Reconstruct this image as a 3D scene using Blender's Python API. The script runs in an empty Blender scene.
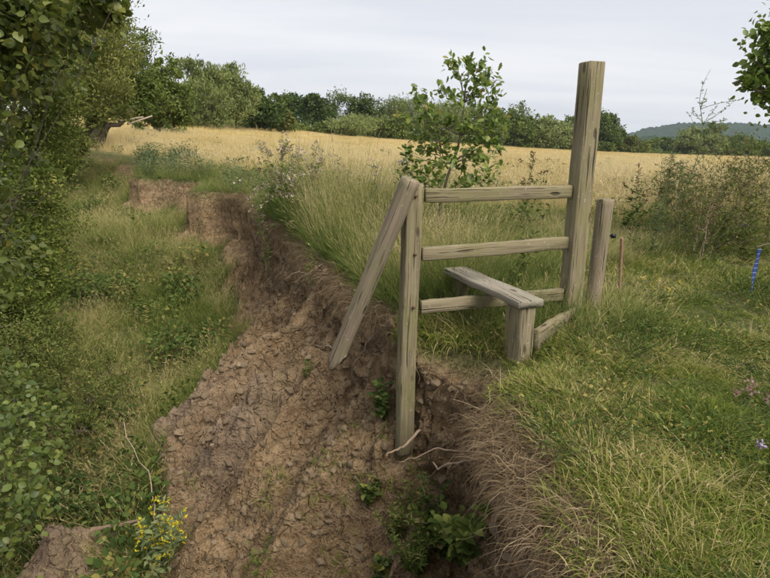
import bpy, bmesh, math, random
import numpy as np
from mathutils import Vector, Matrix
from mathutils.bvhtree import BVHTree

PI = math.pi
rs = np.random.RandomState
scene = bpy.context.scene
col = scene.collection

# ------------------------------------------------------------------ camera
CAM = np.array([0.0, 0.0, 1.4])
PITCH = math.radians(15.15)
ROLL = math.radians(0.7)
FPX = 550.0
cam = bpy.data.objects.new('camera', bpy.data.cameras.new('camera'))
col.objects.link(cam)
cam.data.sensor_width = 36
cam.data.lens = 36 * FPX / 770
cam.data.clip_start = 0.05
cam.data.clip_end = 20000
fwd = np.array([0, math.cos(PITCH), -math.sin(PITCH)])
up0 = np.array([0, math.sin(PITCH), math.cos(PITCH)])
rt0 = np.array([1.0, 0, 0])
rt = rt0 * math.cos(ROLL) + up0 * math.sin(ROLL)
up = up0 * math.cos(ROLL) - rt0 * math.sin(ROLL)
cm = Matrix.Identity(4)
for i in range(3):
    cm[i][0], cm[i][1], cm[i][2], cm[i][3] = rt[i], up[i], -fwd[i], CAM[i]
cam.matrix_world = cm
scene.camera = cam


def ray(px, py):
    return fwd + rt * (px - 385) / FPX + up * (289 - py) / FPX


def at(px, py, Y):
    """point on the line of sight of a photo pixel at ground distance Y"""
    r = ray(px, py)
    return CAM + r * (Y / r[1])


def topx(P):
    v = np.asarray(P, float) - CAM
    dz = v @ fwd
    return 385 + FPX * (v @ rt) / dz, 289 - FPX * (v @ up) / dz


# ------------------------------------------------------------------ light
SUN_EL, SUN_AZ = math.radians(50), math.radians(138)      # azimuth clockwise from +Y
sd = bpy.data.lights.new('sun', 'SUN')
sd.energy = 2.5
sd.angle = math.radians(40)
sd.color = (1.0, 0.94, 0.82)
sun = bpy.data.objects.new('sun', sd)
col.objects.link(sun)
sdir = Vector((math.sin(SUN_AZ) * math.cos(SUN_EL), math.cos(SUN_AZ) * math.cos(SUN_EL), math.sin(SUN_EL)))
sun.rotation_euler = sdir.to_track_quat('Z', 'Y').to_euler()
sun.location = (5, -5, 30)

w = bpy.data.worlds.new('World')
scene.world = w
w.use_nodes = True
nt = w.node_tree
nt.nodes.clear()


def N(nt, t, **kw):
    n = nt.nodes.new(t)
    for k, v in kw.items():
        if k == 'inp':
            for a, b in v.items():
                n.inputs[a].default_value = b
        else:
            setattr(n, k, v)
    return n


L = nt.links.new
wo = N(nt, 'ShaderNodeOutputWorld')
bg = N(nt, 'ShaderNodeBackground', inp={'Strength': 0.1})
sky = N(nt, 'ShaderNodeTexSky', sky_type='NISHITA', sun_disc=False, sun_elevation=SUN_EL, sun_rotation=SUN_AZ)
sky.dust_density = 3
tc = N(nt, 'ShaderNodeTexCoord')
sx = N(nt, 'ShaderNodeSeparateXYZ')
L(tc.outputs['Generated'], sx.inputs[0])
zp = N(nt, 'ShaderNodeMath', operation='MAXIMUM', inp={1: 0.0}); L(sx.outputs[2], zp.inputs[0])
za = N(nt, 'ShaderNodeMath', operation='ADD', inp={1: 0.12}); L(zp.outputs[0], za.inputs[0])
dx = N(nt, 'ShaderNodeMath', operation='DIVIDE'); L(sx.outputs[0], dx.inputs[0]); L(za.outputs[0], dx.inputs[1])
dy = N(nt, 'ShaderNodeMath', operation='DIVIDE'); L(sx.outputs[1], dy.inputs[0]); L(za.outputs[0], dy.inputs[1])
cx = N(nt, 'ShaderNodeCombineXYZ'); L(dx.outputs[0], cx.inputs[0]); L(dy.outputs[0], cx.inputs[1])
mp = N(nt, 'ShaderNodeMapping', inp={'Scale': (0.4, 1.15, 1), 'Rotation': (0, 0, 0.18), 'Location': (3.1, 1.7, 0)})
L(cx.outputs[0], mp.inputs[0])
n1 = N(nt, 'ShaderNodeTexNoise', inp={'Scale': 0.75, 'Detail': 6, 'Roughness': 0.52, 'Distortion': 0.5})
L(mp.outputs[0], n1.inputs['Vector'])
cr = N(nt, 'ShaderNodeValToRGB')
cr.color_ramp.elements[0].position = 0.38
cr.color_ramp.elements[0].color = (4.4, 4.5, 4.85, 1)
cr.color_ramp.elements[1].position = 0.62
cr.color_ramp.elements[1].color = (5.35, 5.33, 5.4, 1)
L(n1.outputs[0], cr.inputs[0])
mx = N(nt, 'ShaderNodeMixRGB', inp={'Fac': 0.93})
L(sky.outputs[0], mx.inputs[1]); L(cr.outputs[0], mx.inputs[2])
L(mx.outputs[0], bg.inputs[0]); L(bg.outputs[0], wo.inputs[0])

scene.view_settings.view_transform = 'Standard'
scene.view_settings.look = 'None'
scene.view_settings.exposure = 0.87
scene.view_settings.gamma = 1
scene.view_settings.use_curve_mapping = False
scene.cycles.max_bounces = 4
scene.cycles.diffuse_bounces = 2
scene.cycles.use_adaptive_sampling = True
scene.cycles.adaptive_threshold = 0.03
scene.cycles.transparent_max_bounces = 8
scene.cycles.volume_bounces = 0

# ------------------------------------------------------------------ helpers


class MB:
    """collects vertices and faces; build() links them as one mesh object"""
    def __init__(s):
        s.V, s.F, s.R, s.M, s.n = [], [], [], [], 0

    def add(s, V, F, r=0.5, m=0):
        V = np.asarray(V, np.float32).reshape(-1, 3)
        F = np.asarray(F, np.int64)
        s.V.append(V)
        s.F.append(F + s.n)
        s.R.append(np.broadcast_to(np.asarray(r, np.float32), (len(V),)))
        s.M.append(np.full(len(F), m, np.int32))
        s.n += len(V)

    def mesh(s, name, mats, smooth=False, attrs=None):
        me = bpy.data.meshes.new(name)
        V = np.concatenate(s.V)
        me.vertices.add(len(V))
        me.vertices.foreach_set('co', V.ravel())
        li = np.concatenate([f.ravel() for f in s.F]).astype(np.int32)
        tot = np.concatenate([np.full(len(f), f.shape[1], np.int32) for f in s.F])
        me.loops.add(len(li))
        me.loops.foreach_set('vertex_index', li)
        me.polygons.add(len(tot))
        st = np.concatenate([[0], np.cumsum(tot)[:-1]]).astype(np.int32)
        me.polygons.foreach_set('loop_start', st)
        me.polygons.foreach_set('loop_total', tot)
        me.polygons.foreach_set('material_index', np.concatenate(s.M))
        if smooth:
            me.polygons.foreach_set('use_smooth', np.ones(len(tot), bool))
        a = me.attributes.new('rnd', 'FLOAT', 'POINT')
        a.data.foreach_set('value', np.concatenate(s.R).astype(np.float32))
        for k, v in (attrs or {}).items():
            a = me.attributes.new(k, 'FLOAT', 'POINT')
            a.data.foreach_set('value', np.asarray(v, np.float32))
        for m in (mats if isinstance(mats, (list, tuple)) else [mats]):
            me.materials.append(m)
        me.update()
        me.validate()
        return me

    def build(s, name, mats, parent=None, loc=None, smooth=False):
        if parent is not None:
            off = np.array(parent.location, np.float32)
            s.V = [v - off for v in s.V]
        elif loc is not None:
            s.V = [v - np.asarray(loc, np.float32) for v in s.V]
        o = bpy.data.objects.new(name, s.mesh(name, mats, smooth))
        col.objects.link(o)
        if parent is not None:
            o.parent = parent
        elif loc is not None:
            o.location = [float(c) for c in loc]
        return o


def tag(o, label=None, cat=None, group=None, kind=None):
    for k, v in (('label', label), ('category', cat), ('group', group), ('kind', kind)):
        if v:
            o[k] = v
    return o


def thing(name, label, cat, loc, group=None):
    o = bpy.data.objects.new(name, None)
    o.empty_display_size = 0.1
    col.objects.link(o)
    o.location = [float(c) for c in loc]
    return tag(o, label, cat, group)


def unit(v):
    v = np.asarray(v, float)
    return v / np.maximum(np.linalg.norm(v, axis=-1, keepdims=True), 1e-9)


def stamp(g, TV, TF, pos, ax, nrm, size, r, m=0, wid=1.0):
    """leaf template (x across, y along, z up) copied to many places"""
    ax = unit(ax)
    X = unit(np.cross(ax, nrm))
    Z = np.cross(X, ax)
    size = np.broadcast_to(np.asarray(size, float), (len(pos),))[:, None]
    TV = np.asarray(TV, float)
    V = (pos[:, None, :] + TV[None, :, 0:1] * (X * size * wid)[:, None, :] + TV[None, :, 1:2] * (ax * size)[:, None, :]
         + TV[None, :, 2:3] * (Z * size)[:, None, :])
    k = len(TV)
    TF = np.asarray(TF)
    F = (np.arange(len(pos)) * k)[:, None, None] + TF[None]
    g.add(V.reshape(-1, 3), F.reshape(-1, TF.shape[1]), np.repeat(np.broadcast_to(r, (len(pos),)), k), m)


LEAF4 = (np.array([(0, 0, 0), (-.32, .5, .09), (0, 1, -.05), (.32, .5, .09)]), np.array([(0, 1, 2, 3)]))
LEAF4 = (LEAF4[0], np.array([(0, 2, 1), (0, 3, 2)]))
_l = [(0, 0, 0), (-.3, .22, .06), (-.4, .52, .1), (-.24, .82, .04), (0, 1.03, -.1), (.24, .82, .04), (.4, .52, .1), (.3, .22, .06), (0, .3, 0), (0, .62, .02)]
LEAF8 = (np.array(_l), np.array([(0, 8, 1), (1, 8, 2), (8, 9, 2), (2, 9, 3), (9, 4, 3), (0, 7, 8), (7, 6, 8), (8, 6, 9), (6, 5, 9), (9, 5, 4)]))
# lobed leaf
_o = [(0, 0, 0)]
for a, b in ((.1, .14), (.2, .26), (.13, .36), (.3, .46), (.18, .58), (.31, .7), (.16, .82), (.15, .94)):
    _o.append((-a, b, .35 * a))
_o.append((0, 1.02, -.05))
for a, b in reversed(((.1, .14), (.2, .26), (.13, .36), (.3, .46), (.18, .58), (.31, .7), (.16, .82), (.15, .94))):
    _o.append((a, b, .35 * a))
_o += [(0, .3, 0), (0, .55, 0), (0, .8, 0)]
_f = []
for i, c in ((0, 18), (1, 18), (2, 18), (3, 18), (3, 19), (4, 19), (5, 19), (5, 20), (6, 20), (7, 20), (8, 20)):
    pass
def _fan():
    f = []
    m = [18, 18, 18, 18, 19, 19, 20, 20, 20]
    for i in range(9):
        f.append((i, m[i], i + 1))
        j = (18 - i) % 18
        f.append((j, 17 - i, m[i]))
    f += [(4, 18, 19), (6, 19, 20), (14, 19, 18), (12, 20, 19)]
    return f
OAK = (np.array(_o), np.array(_fan()))


def tube(g, pts, rad, sides=5, r=0.5, m=0, cap=True):
    pts = np.asarray(pts, float)
    n = len(pts)
    rad = np.broadcast_to(np.asarray(rad, float), (n,))
    T = unit(np.gradient(pts, axis=0))
    ref = np.array([0.31, 0.17, 0.93]) if abs(T[0, 2]) < .85 else np.array([1., .13, 0])
    A = unit(np.cross(T, ref))
    B = np.cross(T, A)
    an = np.arange(sides) * 2 * PI / sides
    V = pts[:, None] + rad[:, None, None] * (np.cos(an)[None, :, None] * A[:, None] + np.sin(an)[None, :, None] * B[:, None])
    F = []
    for i in range(n - 1):
        for j in range(sides):
            k = (j + 1) % sides
            F.append((i * sides + j, i * sides + k, (i + 1) * sides + k, (i + 1) * sides + j))
    g.add(V.reshape(-1, 3), F, r, m)
    if cap:
        b = g.n - n * sides
        for base in (b, b + (n - 1) * sides):
            g.F.append(np.array([[base + j for j in range(sides)]]))
            g.M.append(np.full(1, m, np.int32))


def wander(p0, p1, n, amp, rng, sag=0):
    t = np.linspace(0, 1, n)[:, None]
    p = np.asarray(p0) * (1 - t) + np.asarray(p1) * t
    l = np.linalg.norm(np.asarray(p1) - np.asarray(p0))
    j = np.cumsum(rng.normal(0, amp * l / math.sqrt(n), (n, 3)), 0)
    j -= t * j[-1] + (1 - t) * j[0]
    p = p + j
    p[:, 2] -= sag * l * 4 * (t * (1 - t))[:, 0]
    return p


# ---- value noise
_H = rs(7).rand(512, 512).astype(np.float32)


def vn(x, y):
    xi = np.floor(x).astype(np.int64); yi = np.floor(y).astype(np.int64)
    fx = x - xi; fy = y - yi
    fx = fx * fx * (3 - 2 * fx); fy = fy * fy * (3 - 2 * fy)
    a = _H[xi & 511, yi & 511]; b = _H[(xi + 1) & 511, yi & 511]
    c = _H[xi & 511, (yi + 1) & 511]; d = _H[(xi + 1) & 511, (yi + 1) & 511]
    return (a * (1 - fx) + b * fx) * (1 - fy) + (c * (1 - fx) + d * fx) * fy - .5


def fbm(x, y, o=4, gain=.5):
    s, a, f = 0, 1, 1
    for i in range(o):
        s = s + a * vn(x * f + 17.3 * i, y * f + 9.1 * i)
        a *= gain; f *= 2.03
    return s


def worley(x, y):
    xi = np.floor(x).astype(np.int64); yi = np.floor(y).astype(np.int64)
    d1 = np.full(x.shape, 9.0); d2 = np.full(x.shape, 9.0); idv = np.zeros(x.shape)
    for i in (-1, 0, 1):
        for j in (-1, 0, 1):
            a = (xi + i) & 511; b = (yi + j) & 511
            cx = xi + i + _H[a, b]; cy = yi + j + _H[b, (a + 57) & 511]
            d = np.hypot(x - cx, y - cy)
            new = d < d1
            d2 = np.where(new, d1, np.minimum(d2, d))
            idv = np.where(new, _H[(a + 91) & 511, (b + 33) & 511], idv)
            d1 = np.where(new, d, d1)
    return d1, d2, idv


def sstep(a, b, x):
    t = np.clip((x - a) / (b - a), 0, 1)
    return t * t * (3 - 2 * t)


# ------------------------------------------------------------------ materials
def material(name):
    m = bpy.data.materials.new(name)
    m.use_nodes = True
    t = m.node_tree
    t.nodes.clear()
    return m, t, t.links.new


def ramp(t, stops):
    n = t.nodes.new('ShaderNodeValToRGB')
    e = n.color_ramp.elements
    while len(e) < len(stops):
        e.new(0.5)
    for el, (p, c) in zip(e, stops):
        el.position = p
        el.color = (*c, 1)
    return n


def leaf_mat(name, stops, trans=0.3, rough=0.55, spec=0.0, obj=0.35, patch=0.0):
    """foliage: colour by leaf (rnd attribute) and by plant, thin leaf that lets light through"""
    m, t, L = material(name)
    out = N(t, 'ShaderNodeOutputMaterial')
    at_ = N(t, 'ShaderNodeAttribute', attribute_name='rnd')
    oi = N(t, 'ShaderNodeObjectInfo')
    ma = N(t, 'ShaderNodeMath', operation='MULTIPLY_ADD', inp={1: obj, 2: -obj * .5})
    L(oi.outputs['Random'], ma.inputs[0])
    ad = N(t, 'ShaderNodeMath', operation='ADD', use_clamp=True)
    L(ma.outputs[0], ad.inputs[0]); L(at_.outputs['Fac'], ad.inputs[1])
    f = ad.outputs[0]
    if patch:
        ge = N(t, 'ShaderNodeNewGeometry')
        nz = N(t, 'ShaderNodeTexNoise', inp={'Scale': patch, 'Detail': 2})
        L(ge.outputs['Position'], nz.inputs['Vector'])
        m2 = N(t, 'ShaderNodeMath', operation='MULTIPLY_ADD', inp={1: 1.35, 2: -.67})
        L(nz.outputs[0], m2.inputs[0])
        a2 = N(t, 'ShaderNodeMath', operation='ADD', use_clamp=True)
        L(m2.outputs[0], a2.inputs[0]); L(f, a2.inputs[1])
        f = a2.outputs[0]
    r = ramp(t, stops)
    L(f, r.inputs[0])
    if spec > 0:
        p = N(t, 'ShaderNodeBsdfPrincipled', inp={'Roughness': rough, 'Specular IOR Level': spec})
    else:
        p = N(t, 'ShaderNodeBsdfDiffuse')
    L(r.outputs[0], p.inputs[0])
    tr = N(t, 'ShaderNodeBsdfTranslucent')
    L(r.outputs[0], tr.inputs[0])
    mix = N(t, 'ShaderNodeMixShader', inp={0: trans})
    L(p.outputs[0], mix.inputs[1]); L(tr.outputs[0], mix.inputs[2])
    L(mix.outputs[0], out.inputs[0])
    return m


def wood_mat(name, c1, c2, c3, moss=(0.19, 0.18, 0.075), moss_amt=0.45, axis=0):
    """weathered sawn timber: grain along the piece's own X, algae patches, dark checks and knots"""
    m, t, L = material(name)
    out = N(t, 'ShaderNodeOutputMaterial')
    tc = N(t, 'ShaderNodeTexCoord')
    oi = N(t, 'ShaderNodeObjectInfo')
    of = N(t, 'ShaderNodeVectorMath', operation='SCALE', inp={0: (13.7, 5.1, 9.3)})
    L(oi.outputs['Random'], of.inputs['Scale'])
    av = N(t, 'ShaderNodeVectorMath', operation='ADD')
    L(tc.outputs['Object'], av.inputs[0]); L(of.outputs[0], av.inputs[1])
    mp = N(t, 'ShaderNodeMapping', inp={'Scale': (2.2, 60, 60)}); L(av.outputs[0], mp.inputs[0])
    g1 = N(t, 'ShaderNodeTexNoise', inp={'Scale': 1.0, 'Detail': 5, 'Roughness': .65, 'Distortion': .6}); L(mp.outputs[0], g1.inputs['Vector'])
    mp2 = N(t, 'ShaderNodeMapping', inp={'Scale': (1.2, 14, 14)}); L(av.outputs[0], mp2.inputs[0])
    g2 = N(t, 'ShaderNodeTexNoise', inp={'Scale': 1.6, 'Detail': 3, 'Distortion': 1.2}); L(mp2.outputs[0], g2.inputs['Vector'])
    r = ramp(t, [(.25, c1), (.5, c2), (.78, c3)])
    ad = N(t, 'ShaderNodeMixRGB', inp={0: .45}); L(g1.outputs[0], ad.inputs[1]); L(g2.outputs[0], ad.inputs[2])
    L(ad.outputs[0], r.inputs[0])
    n3 = N(t, 'ShaderNodeTexNoise', inp={'Scale': 4.5, 'Detail': 5, 'Roughness': .6}); L(av.outputs[0], n3.inputs['Vector'])
    r3 = ramp(t, [(.4, (0, 0, 0)), (.66, (moss_amt * 1.3,) * 3)]); L(n3.outputs[0], r3.inputs[0])
    mm = N(t, 'ShaderNodeMixRGB', inp={2: (*moss, 1)}); L(r3.outputs[0], mm.inputs[0]); L(r.outputs[0], mm.inputs[1])
    mp4 = N(t, 'ShaderNodeMapping', inp={'Scale': (1.5, 55, 55)}); L(av.outputs[0], mp4.inputs[0])
    ck = N(t, 'ShaderNodeTexNoise', inp={'Scale': 1.3, 'Detail': 2, 'Distortion': .3}); L(mp4.outputs[0], ck.inputs['Vector'])
    rc = ramp(t, [(.29, (1, 1, 1)), (.37, (0, 0, 0))]); L(ck.outputs[0], rc.inputs[0])
    vo = N(t, 'ShaderNodeTexVoronoi', inp={'Scale': 1.0})
    mpk = N(t, 'ShaderNodeMapping', inp={'Scale': (3.2, 9, 9)}); L(av.outputs[0], mpk.inputs[0]); L(mpk.outputs[0], vo.inputs['Vector'])
    rk = ramp(t, [(.07, (.8, .8, .8)), (.16, (0, 0, 0))]); L(vo.outputs['Distance'], rk.inputs[0])
    mxk = N(t, 'ShaderNodeMixRGB', blend_type='LIGHTEN', inp={0: 1}); L(rc.outputs[0], mxk.inputs[1]); L(rk.outputs[0], mxk.inputs[2])
    dk = N(t, 'ShaderNodeMixRGB', inp={2: (.055, .043, .03, 1)}); L(mxk.outputs[0], dk.inputs[0]); L(mm.outputs[0], dk.inputs[1])
    # pale lichen flecks
    vl = N(t, 'ShaderNodeTexNoise', inp={'Scale': 38, 'Detail': 3}); L(av.outputs[0], vl.inputs['Vector'])
    rl = ramp(t, [(.66, (0, 0, 0)), (.74, (.55,) * 3)]); L(vl.outputs[0], rl.inputs[0])
    lk = N(t, 'ShaderNodeMixRGB', inp={2: (.42, .42, .33, 1)}); L(rl.outputs[0], lk.inputs[0]); L(dk.outputs[0], lk.inputs[1])
    p = N(t, 'ShaderNodeBsdfPrincipled', inp={'Roughness': .85, 'Specular IOR Level': .2})
    L(lk.outputs[0], p.inputs['Base Color'])
    b1 = N(t, 'ShaderNodeBump', inp={'Strength': .8, 'Distance': .008}); L(g1.outputs[0], b1.inputs['Height'])
    b2 = N(t, 'ShaderNodeBump', inp={'Strength': 1.0, 'Distance': .012}); b2.invert = True
    L(mxk.outputs[0], b2.inputs['Height']); L(b1.outputs[0], b2.inputs['Normal'])
    L(b2.outputs[0], p.inputs['Normal'])
    L(p.outputs[0], out.inputs[0])
    return m


def plain_mat(name, c, rough=.7, var=.25, scale=30, bump=.3, metal=0.0):
    m, t, L = material(name)
    out = N(t, 'ShaderNodeOutputMaterial')
    tc = N(t, 'ShaderNodeTexCoord')
    n = N(t, 'ShaderNodeTexNoise', inp={'Scale': scale, 'Detail': 5, 'Roughness': .65}); L(tc.outputs['Object'], n.inputs['Vector'])
    r = ramp(t, [(.25, tuple(v * (1 - var) for v in c)), (.75, tuple(min(1, v * (1 + var)) for v in c))]); L(n.outputs[0], r.inputs[0])
    p = N(t, 'ShaderNodeBsdfPrincipled', inp={'Roughness': rough, 'Specular IOR Level': .25, 'Metallic': metal}); L(r.outputs[0], p.inputs['Base Color'])
    b = N(t, 'ShaderNodeBump', inp={'Strength': bump, 'Distance': .01}); L(n.outputs[0], b.inputs['Height']); L(b.outputs[0], p.inputs['Normal'])
    L(p.outputs[0], out.inputs[0])
    return m


def ground_mat():
    m, t, L = material('ground')
    out = N(t, 'ShaderNodeOutputMaterial')
    ge = N(t, 'ShaderNodeNewGeometry')
    A = lambda n: N(t, 'ShaderNodeAttribute', attribute_name=n).outputs['Fac']
    def noise(s, d=5, r=.6):
        n = N(t, 'ShaderNodeTexNoise', inp={'Scale': s, 'Detail': d, 'Roughness': r})
        L(ge.outputs['Position'], n.inputs['Vector'])
        return n.outputs[0]
    big, mid, fine = noise(1.3, 4), noise(9, 6, .65), noise(55, 4, .7)
    s1 = ramp(t, [(.28, (.155, .104, .058)), (.5, (.285, .2, .12)), (.72, (.39, .29, .185))]); L(mid, s1.inputs[0])
    s2 = N(t, 'ShaderNodeMixRGB', blend_type='MULTIPLY', inp={0: .6}); L(s1.outputs[0], s2.inputs[1])
    sr = ramp(t, [(.34, (.42, .4, .37)), (.6, (1.08, 1.06, 1.03))]); L(fine, sr.inputs[0]); L(sr.outputs[0], s2.inputs[2])
    pk = N(t, 'ShaderNodeMixRGB', inp={2: (.285, .21, .15, 1)}); L(s2.outputs[0], pk.inputs[1]); L(A('clay'), pk.inputs[0])
    # paler and darker soil layers, damp patches
    ml = N(t, 'ShaderNodeMapping', inp={'Scale': (.5, .5, 4.5)}); L(ge.outputs['Position'], ml.inputs[0])
    nl_ = N(t, 'ShaderNodeTexNoise', inp={'Scale': 1.6, 'Detail': 5, 'Roughness': .6}); L(ml.outputs[0], nl_.inputs['Vector'])
    rl_ = ramp(t, [(.34, (.74, .7, .67)), (.5, (1, 1, 1)), (.68, (1.25, 1.22, 1.15))]); L(nl_.outputs[0], rl_.inputs[0])
    pl_ = N(t, 'ShaderNodeMixRGB', blend_type='MULTIPLY', inp={0: .85}); L(pk.outputs[0], pl_.inputs[1]); L(rl_.outputs[0], pl_.inputs[2])
    pk = pl_
    # damp greenish film on parts of the face
    rg = ramp(t, [(.55, (0, 0, 0)), (.72, (.35,) * 3)]); L(big, rg.inputs[0])
    gs = N(t, 'ShaderNodeMixRGB', inp={2: (.17, .145, .07, 1)}); L(rg.outputs[0], gs.inputs[0]); L(pk.outputs[0], gs.inputs[1])
    # turf floor: litter, moss
    tf = ramp(t, [(.3, (.06, .055, .025)), (.5, (.085, .1, .035)), (.72, (.17, .14, .07))]); L(mid, tf.inputs[0])
    # dry field
    fl = noise(.09, 5, .6)
    fr = ramp(t, [(.3, (.42, .33, .145)), (.5, (.57, .45, .21)), (.7, (.5, .41, .185))]); L(fl, fr.inputs[0])
    m1 = N(t, 'ShaderNodeMixRGB'); L(A('field'), m1.inputs[0]); L(tf.outputs[0], m1.inputs[1]); L(fr.outputs[0], m1.inputs[2])
    m2 = N(t, 'ShaderNodeMixRGB'); L(A('soil'), m2.inputs[0]); L(m1.outputs[0], m2.inputs[1]); L(gs.outputs[0], m2.inputs[2])
    p = N(t, 'ShaderNodeBsdfPrincipled', inp={'Roughness': .95, 'Specular IOR Level': .1}); L(m2.outputs[0], p.inputs['Base Color'])
    nw = N(t, 'ShaderNodeTexNoise', inp={'Scale': 5, 'Detail': 3}); L(ge.outputs['Position'], nw.inputs['Vector'])
    wv_ = N(t, 'ShaderNodeVectorMath', operation='SCALE', inp={'Scale': .35}); L(nw.outputs['Color'], wv_.inputs[0])
    wa = N(t, 'ShaderNodeVectorMath', operation='ADD'); L(ge.outputs['Position'], wa.inputs[0]); L(wv_.outputs[0], wa.inputs[1])
    vc = N(t, 'ShaderNodeTexVoronoi', feature='DISTANCE_TO_EDGE', inp={'Scale': 6.5}); L(wa.outputs[0], vc.inputs['Vector'])
    rcv = ramp(t, [(0, (0, 0, 0)), (.07, (1, 1, 1))]); L(vc.outputs['Distance'], rcv.inputs[0])
    vs = N(t, 'ShaderNodeTexVoronoi', inp={'Scale': 34}); L(wa.outputs[0], vs.inputs['Vector'])
    mk = ramp(t, [(.36, (1, 1, 1)), (.48, (0, 0, 0))]); L(noise(2.6, 4), mk.inputs[0])
    cm_ = N(t, 'ShaderNodeMixRGB', blend_type='LIGHTEN', inp={0: 1}); L(rcv.outputs[0], cm_.inputs[1]); L(mk.outputs[0], cm_.inputs[2])
    b0 = N(t, 'ShaderNodeBump', inp={'Strength': .9, 'Distance': .035}); L(cm_.outputs[0], b0.inputs['Height'])
    b00 = N(t, 'ShaderNodeBump', inp={'Strength': .7, 'Distance': .02}); b00.invert = True
    L(vs.outputs['Distance'], b00.inputs['Height']); L(b0.outputs[0], b00.inputs['Normal'])
    b1 = N(t, 'ShaderNodeBump', inp={'Strength': .9, 'Distance': .05}); L(b00.outputs[0], b1.inputs['Normal']); L(mid, b1.inputs['Height'])
    b2 = N(t, 'ShaderNodeBump', inp={'Strength': .9, 'Distance': .014}); L(fine, b2.inputs['Height']); L(b1.outputs[0], b2.inputs['Normal'])
    L(b2.outputs[0], p.inputs['Normal'])
    L(p.outputs[0], out.inputs[0])
    return m


# ------------------------------------------------------------------ terrain
EC = np.array([(-9, .1), (-4, .3), (-1, .5), (.25, .72), (.66, 1.2), (.62, 1.7), (.56, 2.2), (.55, 2.6), (.64, 2.9), (.73, 3.2), (.62, 3.48), (.36, 3.64), (.2, 3.92),
               (0, 4.4), (-.3, 5.0), (-.62, 6.0), (-.98, 7.1), (-1.5, 8.6), (-2.6, 11.0), (-3.35, 12.9), (-3.9, 13.3), (-4.9, 13.7),
               (-5.1, 15.2), (-6.2, 16.6), (-7.6, 16.9), (-8.6, 19.5), (-12, 24), (-16, 27), (-24, 33), (-60, 55), (-200, 110)], float)


def catmull(P, k):
    out = []
    P = np.vstack([2 * P[0] - P[1], P, 2 * P[-1] - P[-2]])
    for i in range(1, len(P) - 2):
        a, b, c, d = P[i - 1:i + 3]
        for t in np.arange(k) / k:
            out.append(.5 * (2 * b + (c - a) * t + (2 * a - 5 * b + 4 * c - d) * t * t + (3 * b - a - 3 * c + d) * t ** 3))
    out.append(P[-2])
    return np.array(out)


EP = catmull(EC, 13)
_t = unit(np.gradient(EP, axis=0))
_nr = np.stack([_t[:, 1], -_t[:, 0]], 1)
_s = np.concatenate([[0], np.cumsum(np.linalg.norm(np.diff(EP, axis=0), axis=1))])
_amp = np.clip(EP[:, 1] * .022, .03, .3)
EP = EP + _nr * (_amp * 1.5 * fbm(_s * 2.2 / np.clip(EP[:, 1] * .12, .6, 1.7), _s * 0 + 3.3, 4))[:, None]
_ds = np.gradient(_s).astype(np.float32)
EP = EP + _nr * (.32 * vn(_s * 2.3, _s * 0 + 8.1) * ((EP[:, 1] > 9) & (EP[:, 1] < 24)))[:, None]
ET = unit(np.gradient(EP, axis=0))
EN = np.stack([ET[:, 1], -ET[:, 0]], 1)


def edge_info(x, y):
    """signed distance to the lip of the bank (+ on the meadow), lip distance Y, arc length, direction to the meadow"""
    n = len(x)
    d = np.empty(n); ye = np.empty(n); s = np.empty(n); nx = np.empty(n); ny = np.empty(n)
    E = EP.astype(np.float32)
    for i in range(0, n, 20000):
        X = x[i:i + 20000].astype(np.float32); Y = y[i:i + 20000].astype(np.float32)
        D = np.sqrt((X[:, None] - E[None, :, 0]) ** 2 + (Y[:, None] - E[None, :, 1]) ** 2)
        k = np.argmin(D, 1)
        vx = X - EP[k, 0]; vy = Y - EP[k, 1]
        sg = np.where(vx * EN[k, 0] + vy * EN[k, 1] >= 0, 1, -1)
        dm = D[np.arange(len(k)), k]
        d[i:i + 20000] = sg * dm
        w = np.exp(-np.minimum((D - dm[:, None]) / (.012 + .10 * dm[:, None]), 30)) * _ds[None]
        w /= w.sum(1, keepdims=True)
        ye[i:i + 20000] = w @ EP[:, 1]; s[i:i + 20000] = w @ _s
        a, b = w @ EN[:, 0], w @ EN[:, 1]
        nx[i:i + 20000] = a; ny[i:i + 20000] = b
    return d, ye, s, nx, ny


FX = np.array([-100, 60, 190, 300, 420, 520, 640, 770, 900])
FY = np.array([110, 116, 124, 132, 141, 148, 154, 158, 162])
FD = np.array([60, 70, 85, 120, 150, 165, 190, 210, 220.])
FZ = np.array([at(a, b, c)[2] for a, b, c in zip(FX, FY, FD)])


def field_z(x, y):
    xp = 385 + 570 * x / np.maximum(y, 2)
    D = np.interp(xp, FX, FD); z = np.interp(xp, FX, FZ)
    return z * np.clip((y - 8) / (D - 8), 0, 1.15) ** 1.35


def top_z(x, y):
    z = field_z(x, y)
    near = np.clip(1 - y / 60, 0, 1)
    z = z + near * (.10 * fbm(x * .7, y * .7, 3) + .05 * fbm(x * 4, y * 4, 3))
    z = z - .24 * np.exp(-((x - .33) ** 2 + (y - 3.45) ** 2) / .16)
    z = z + .06 * np.exp(-((x - 1.5) ** 2 + (y - 4.2) ** 2) / .8)
    z = z + .14 * np.exp(-((x + 2.2) ** 2 / 3 + (y - 12) ** 2 / 5))
    return z


def floor_z(x, y):
    z = np.interp(y, [-5, 4, 8, 10.5, 12, 13.4, 17, 25, 40, 90], [-3.1, -2.85, -2.1, -1.75, -1.25, -.9, -.6, -.1, .5, 3])
    z = z + .22 * fbm(x * .8, y * .8, 4) + .05 * fbm(x * 5, y * 5, 3)
    z = z - .5 * sstep(-6, -11, x) * (y < 60)
    return z


SLUMPS = [(-2.35, 5.75, .6, .55), (-1.75, 4.9, .3, .45), (-2.85, 4.15, .75, .45), (-3.1, 3.7, .6, .4)]


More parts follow.
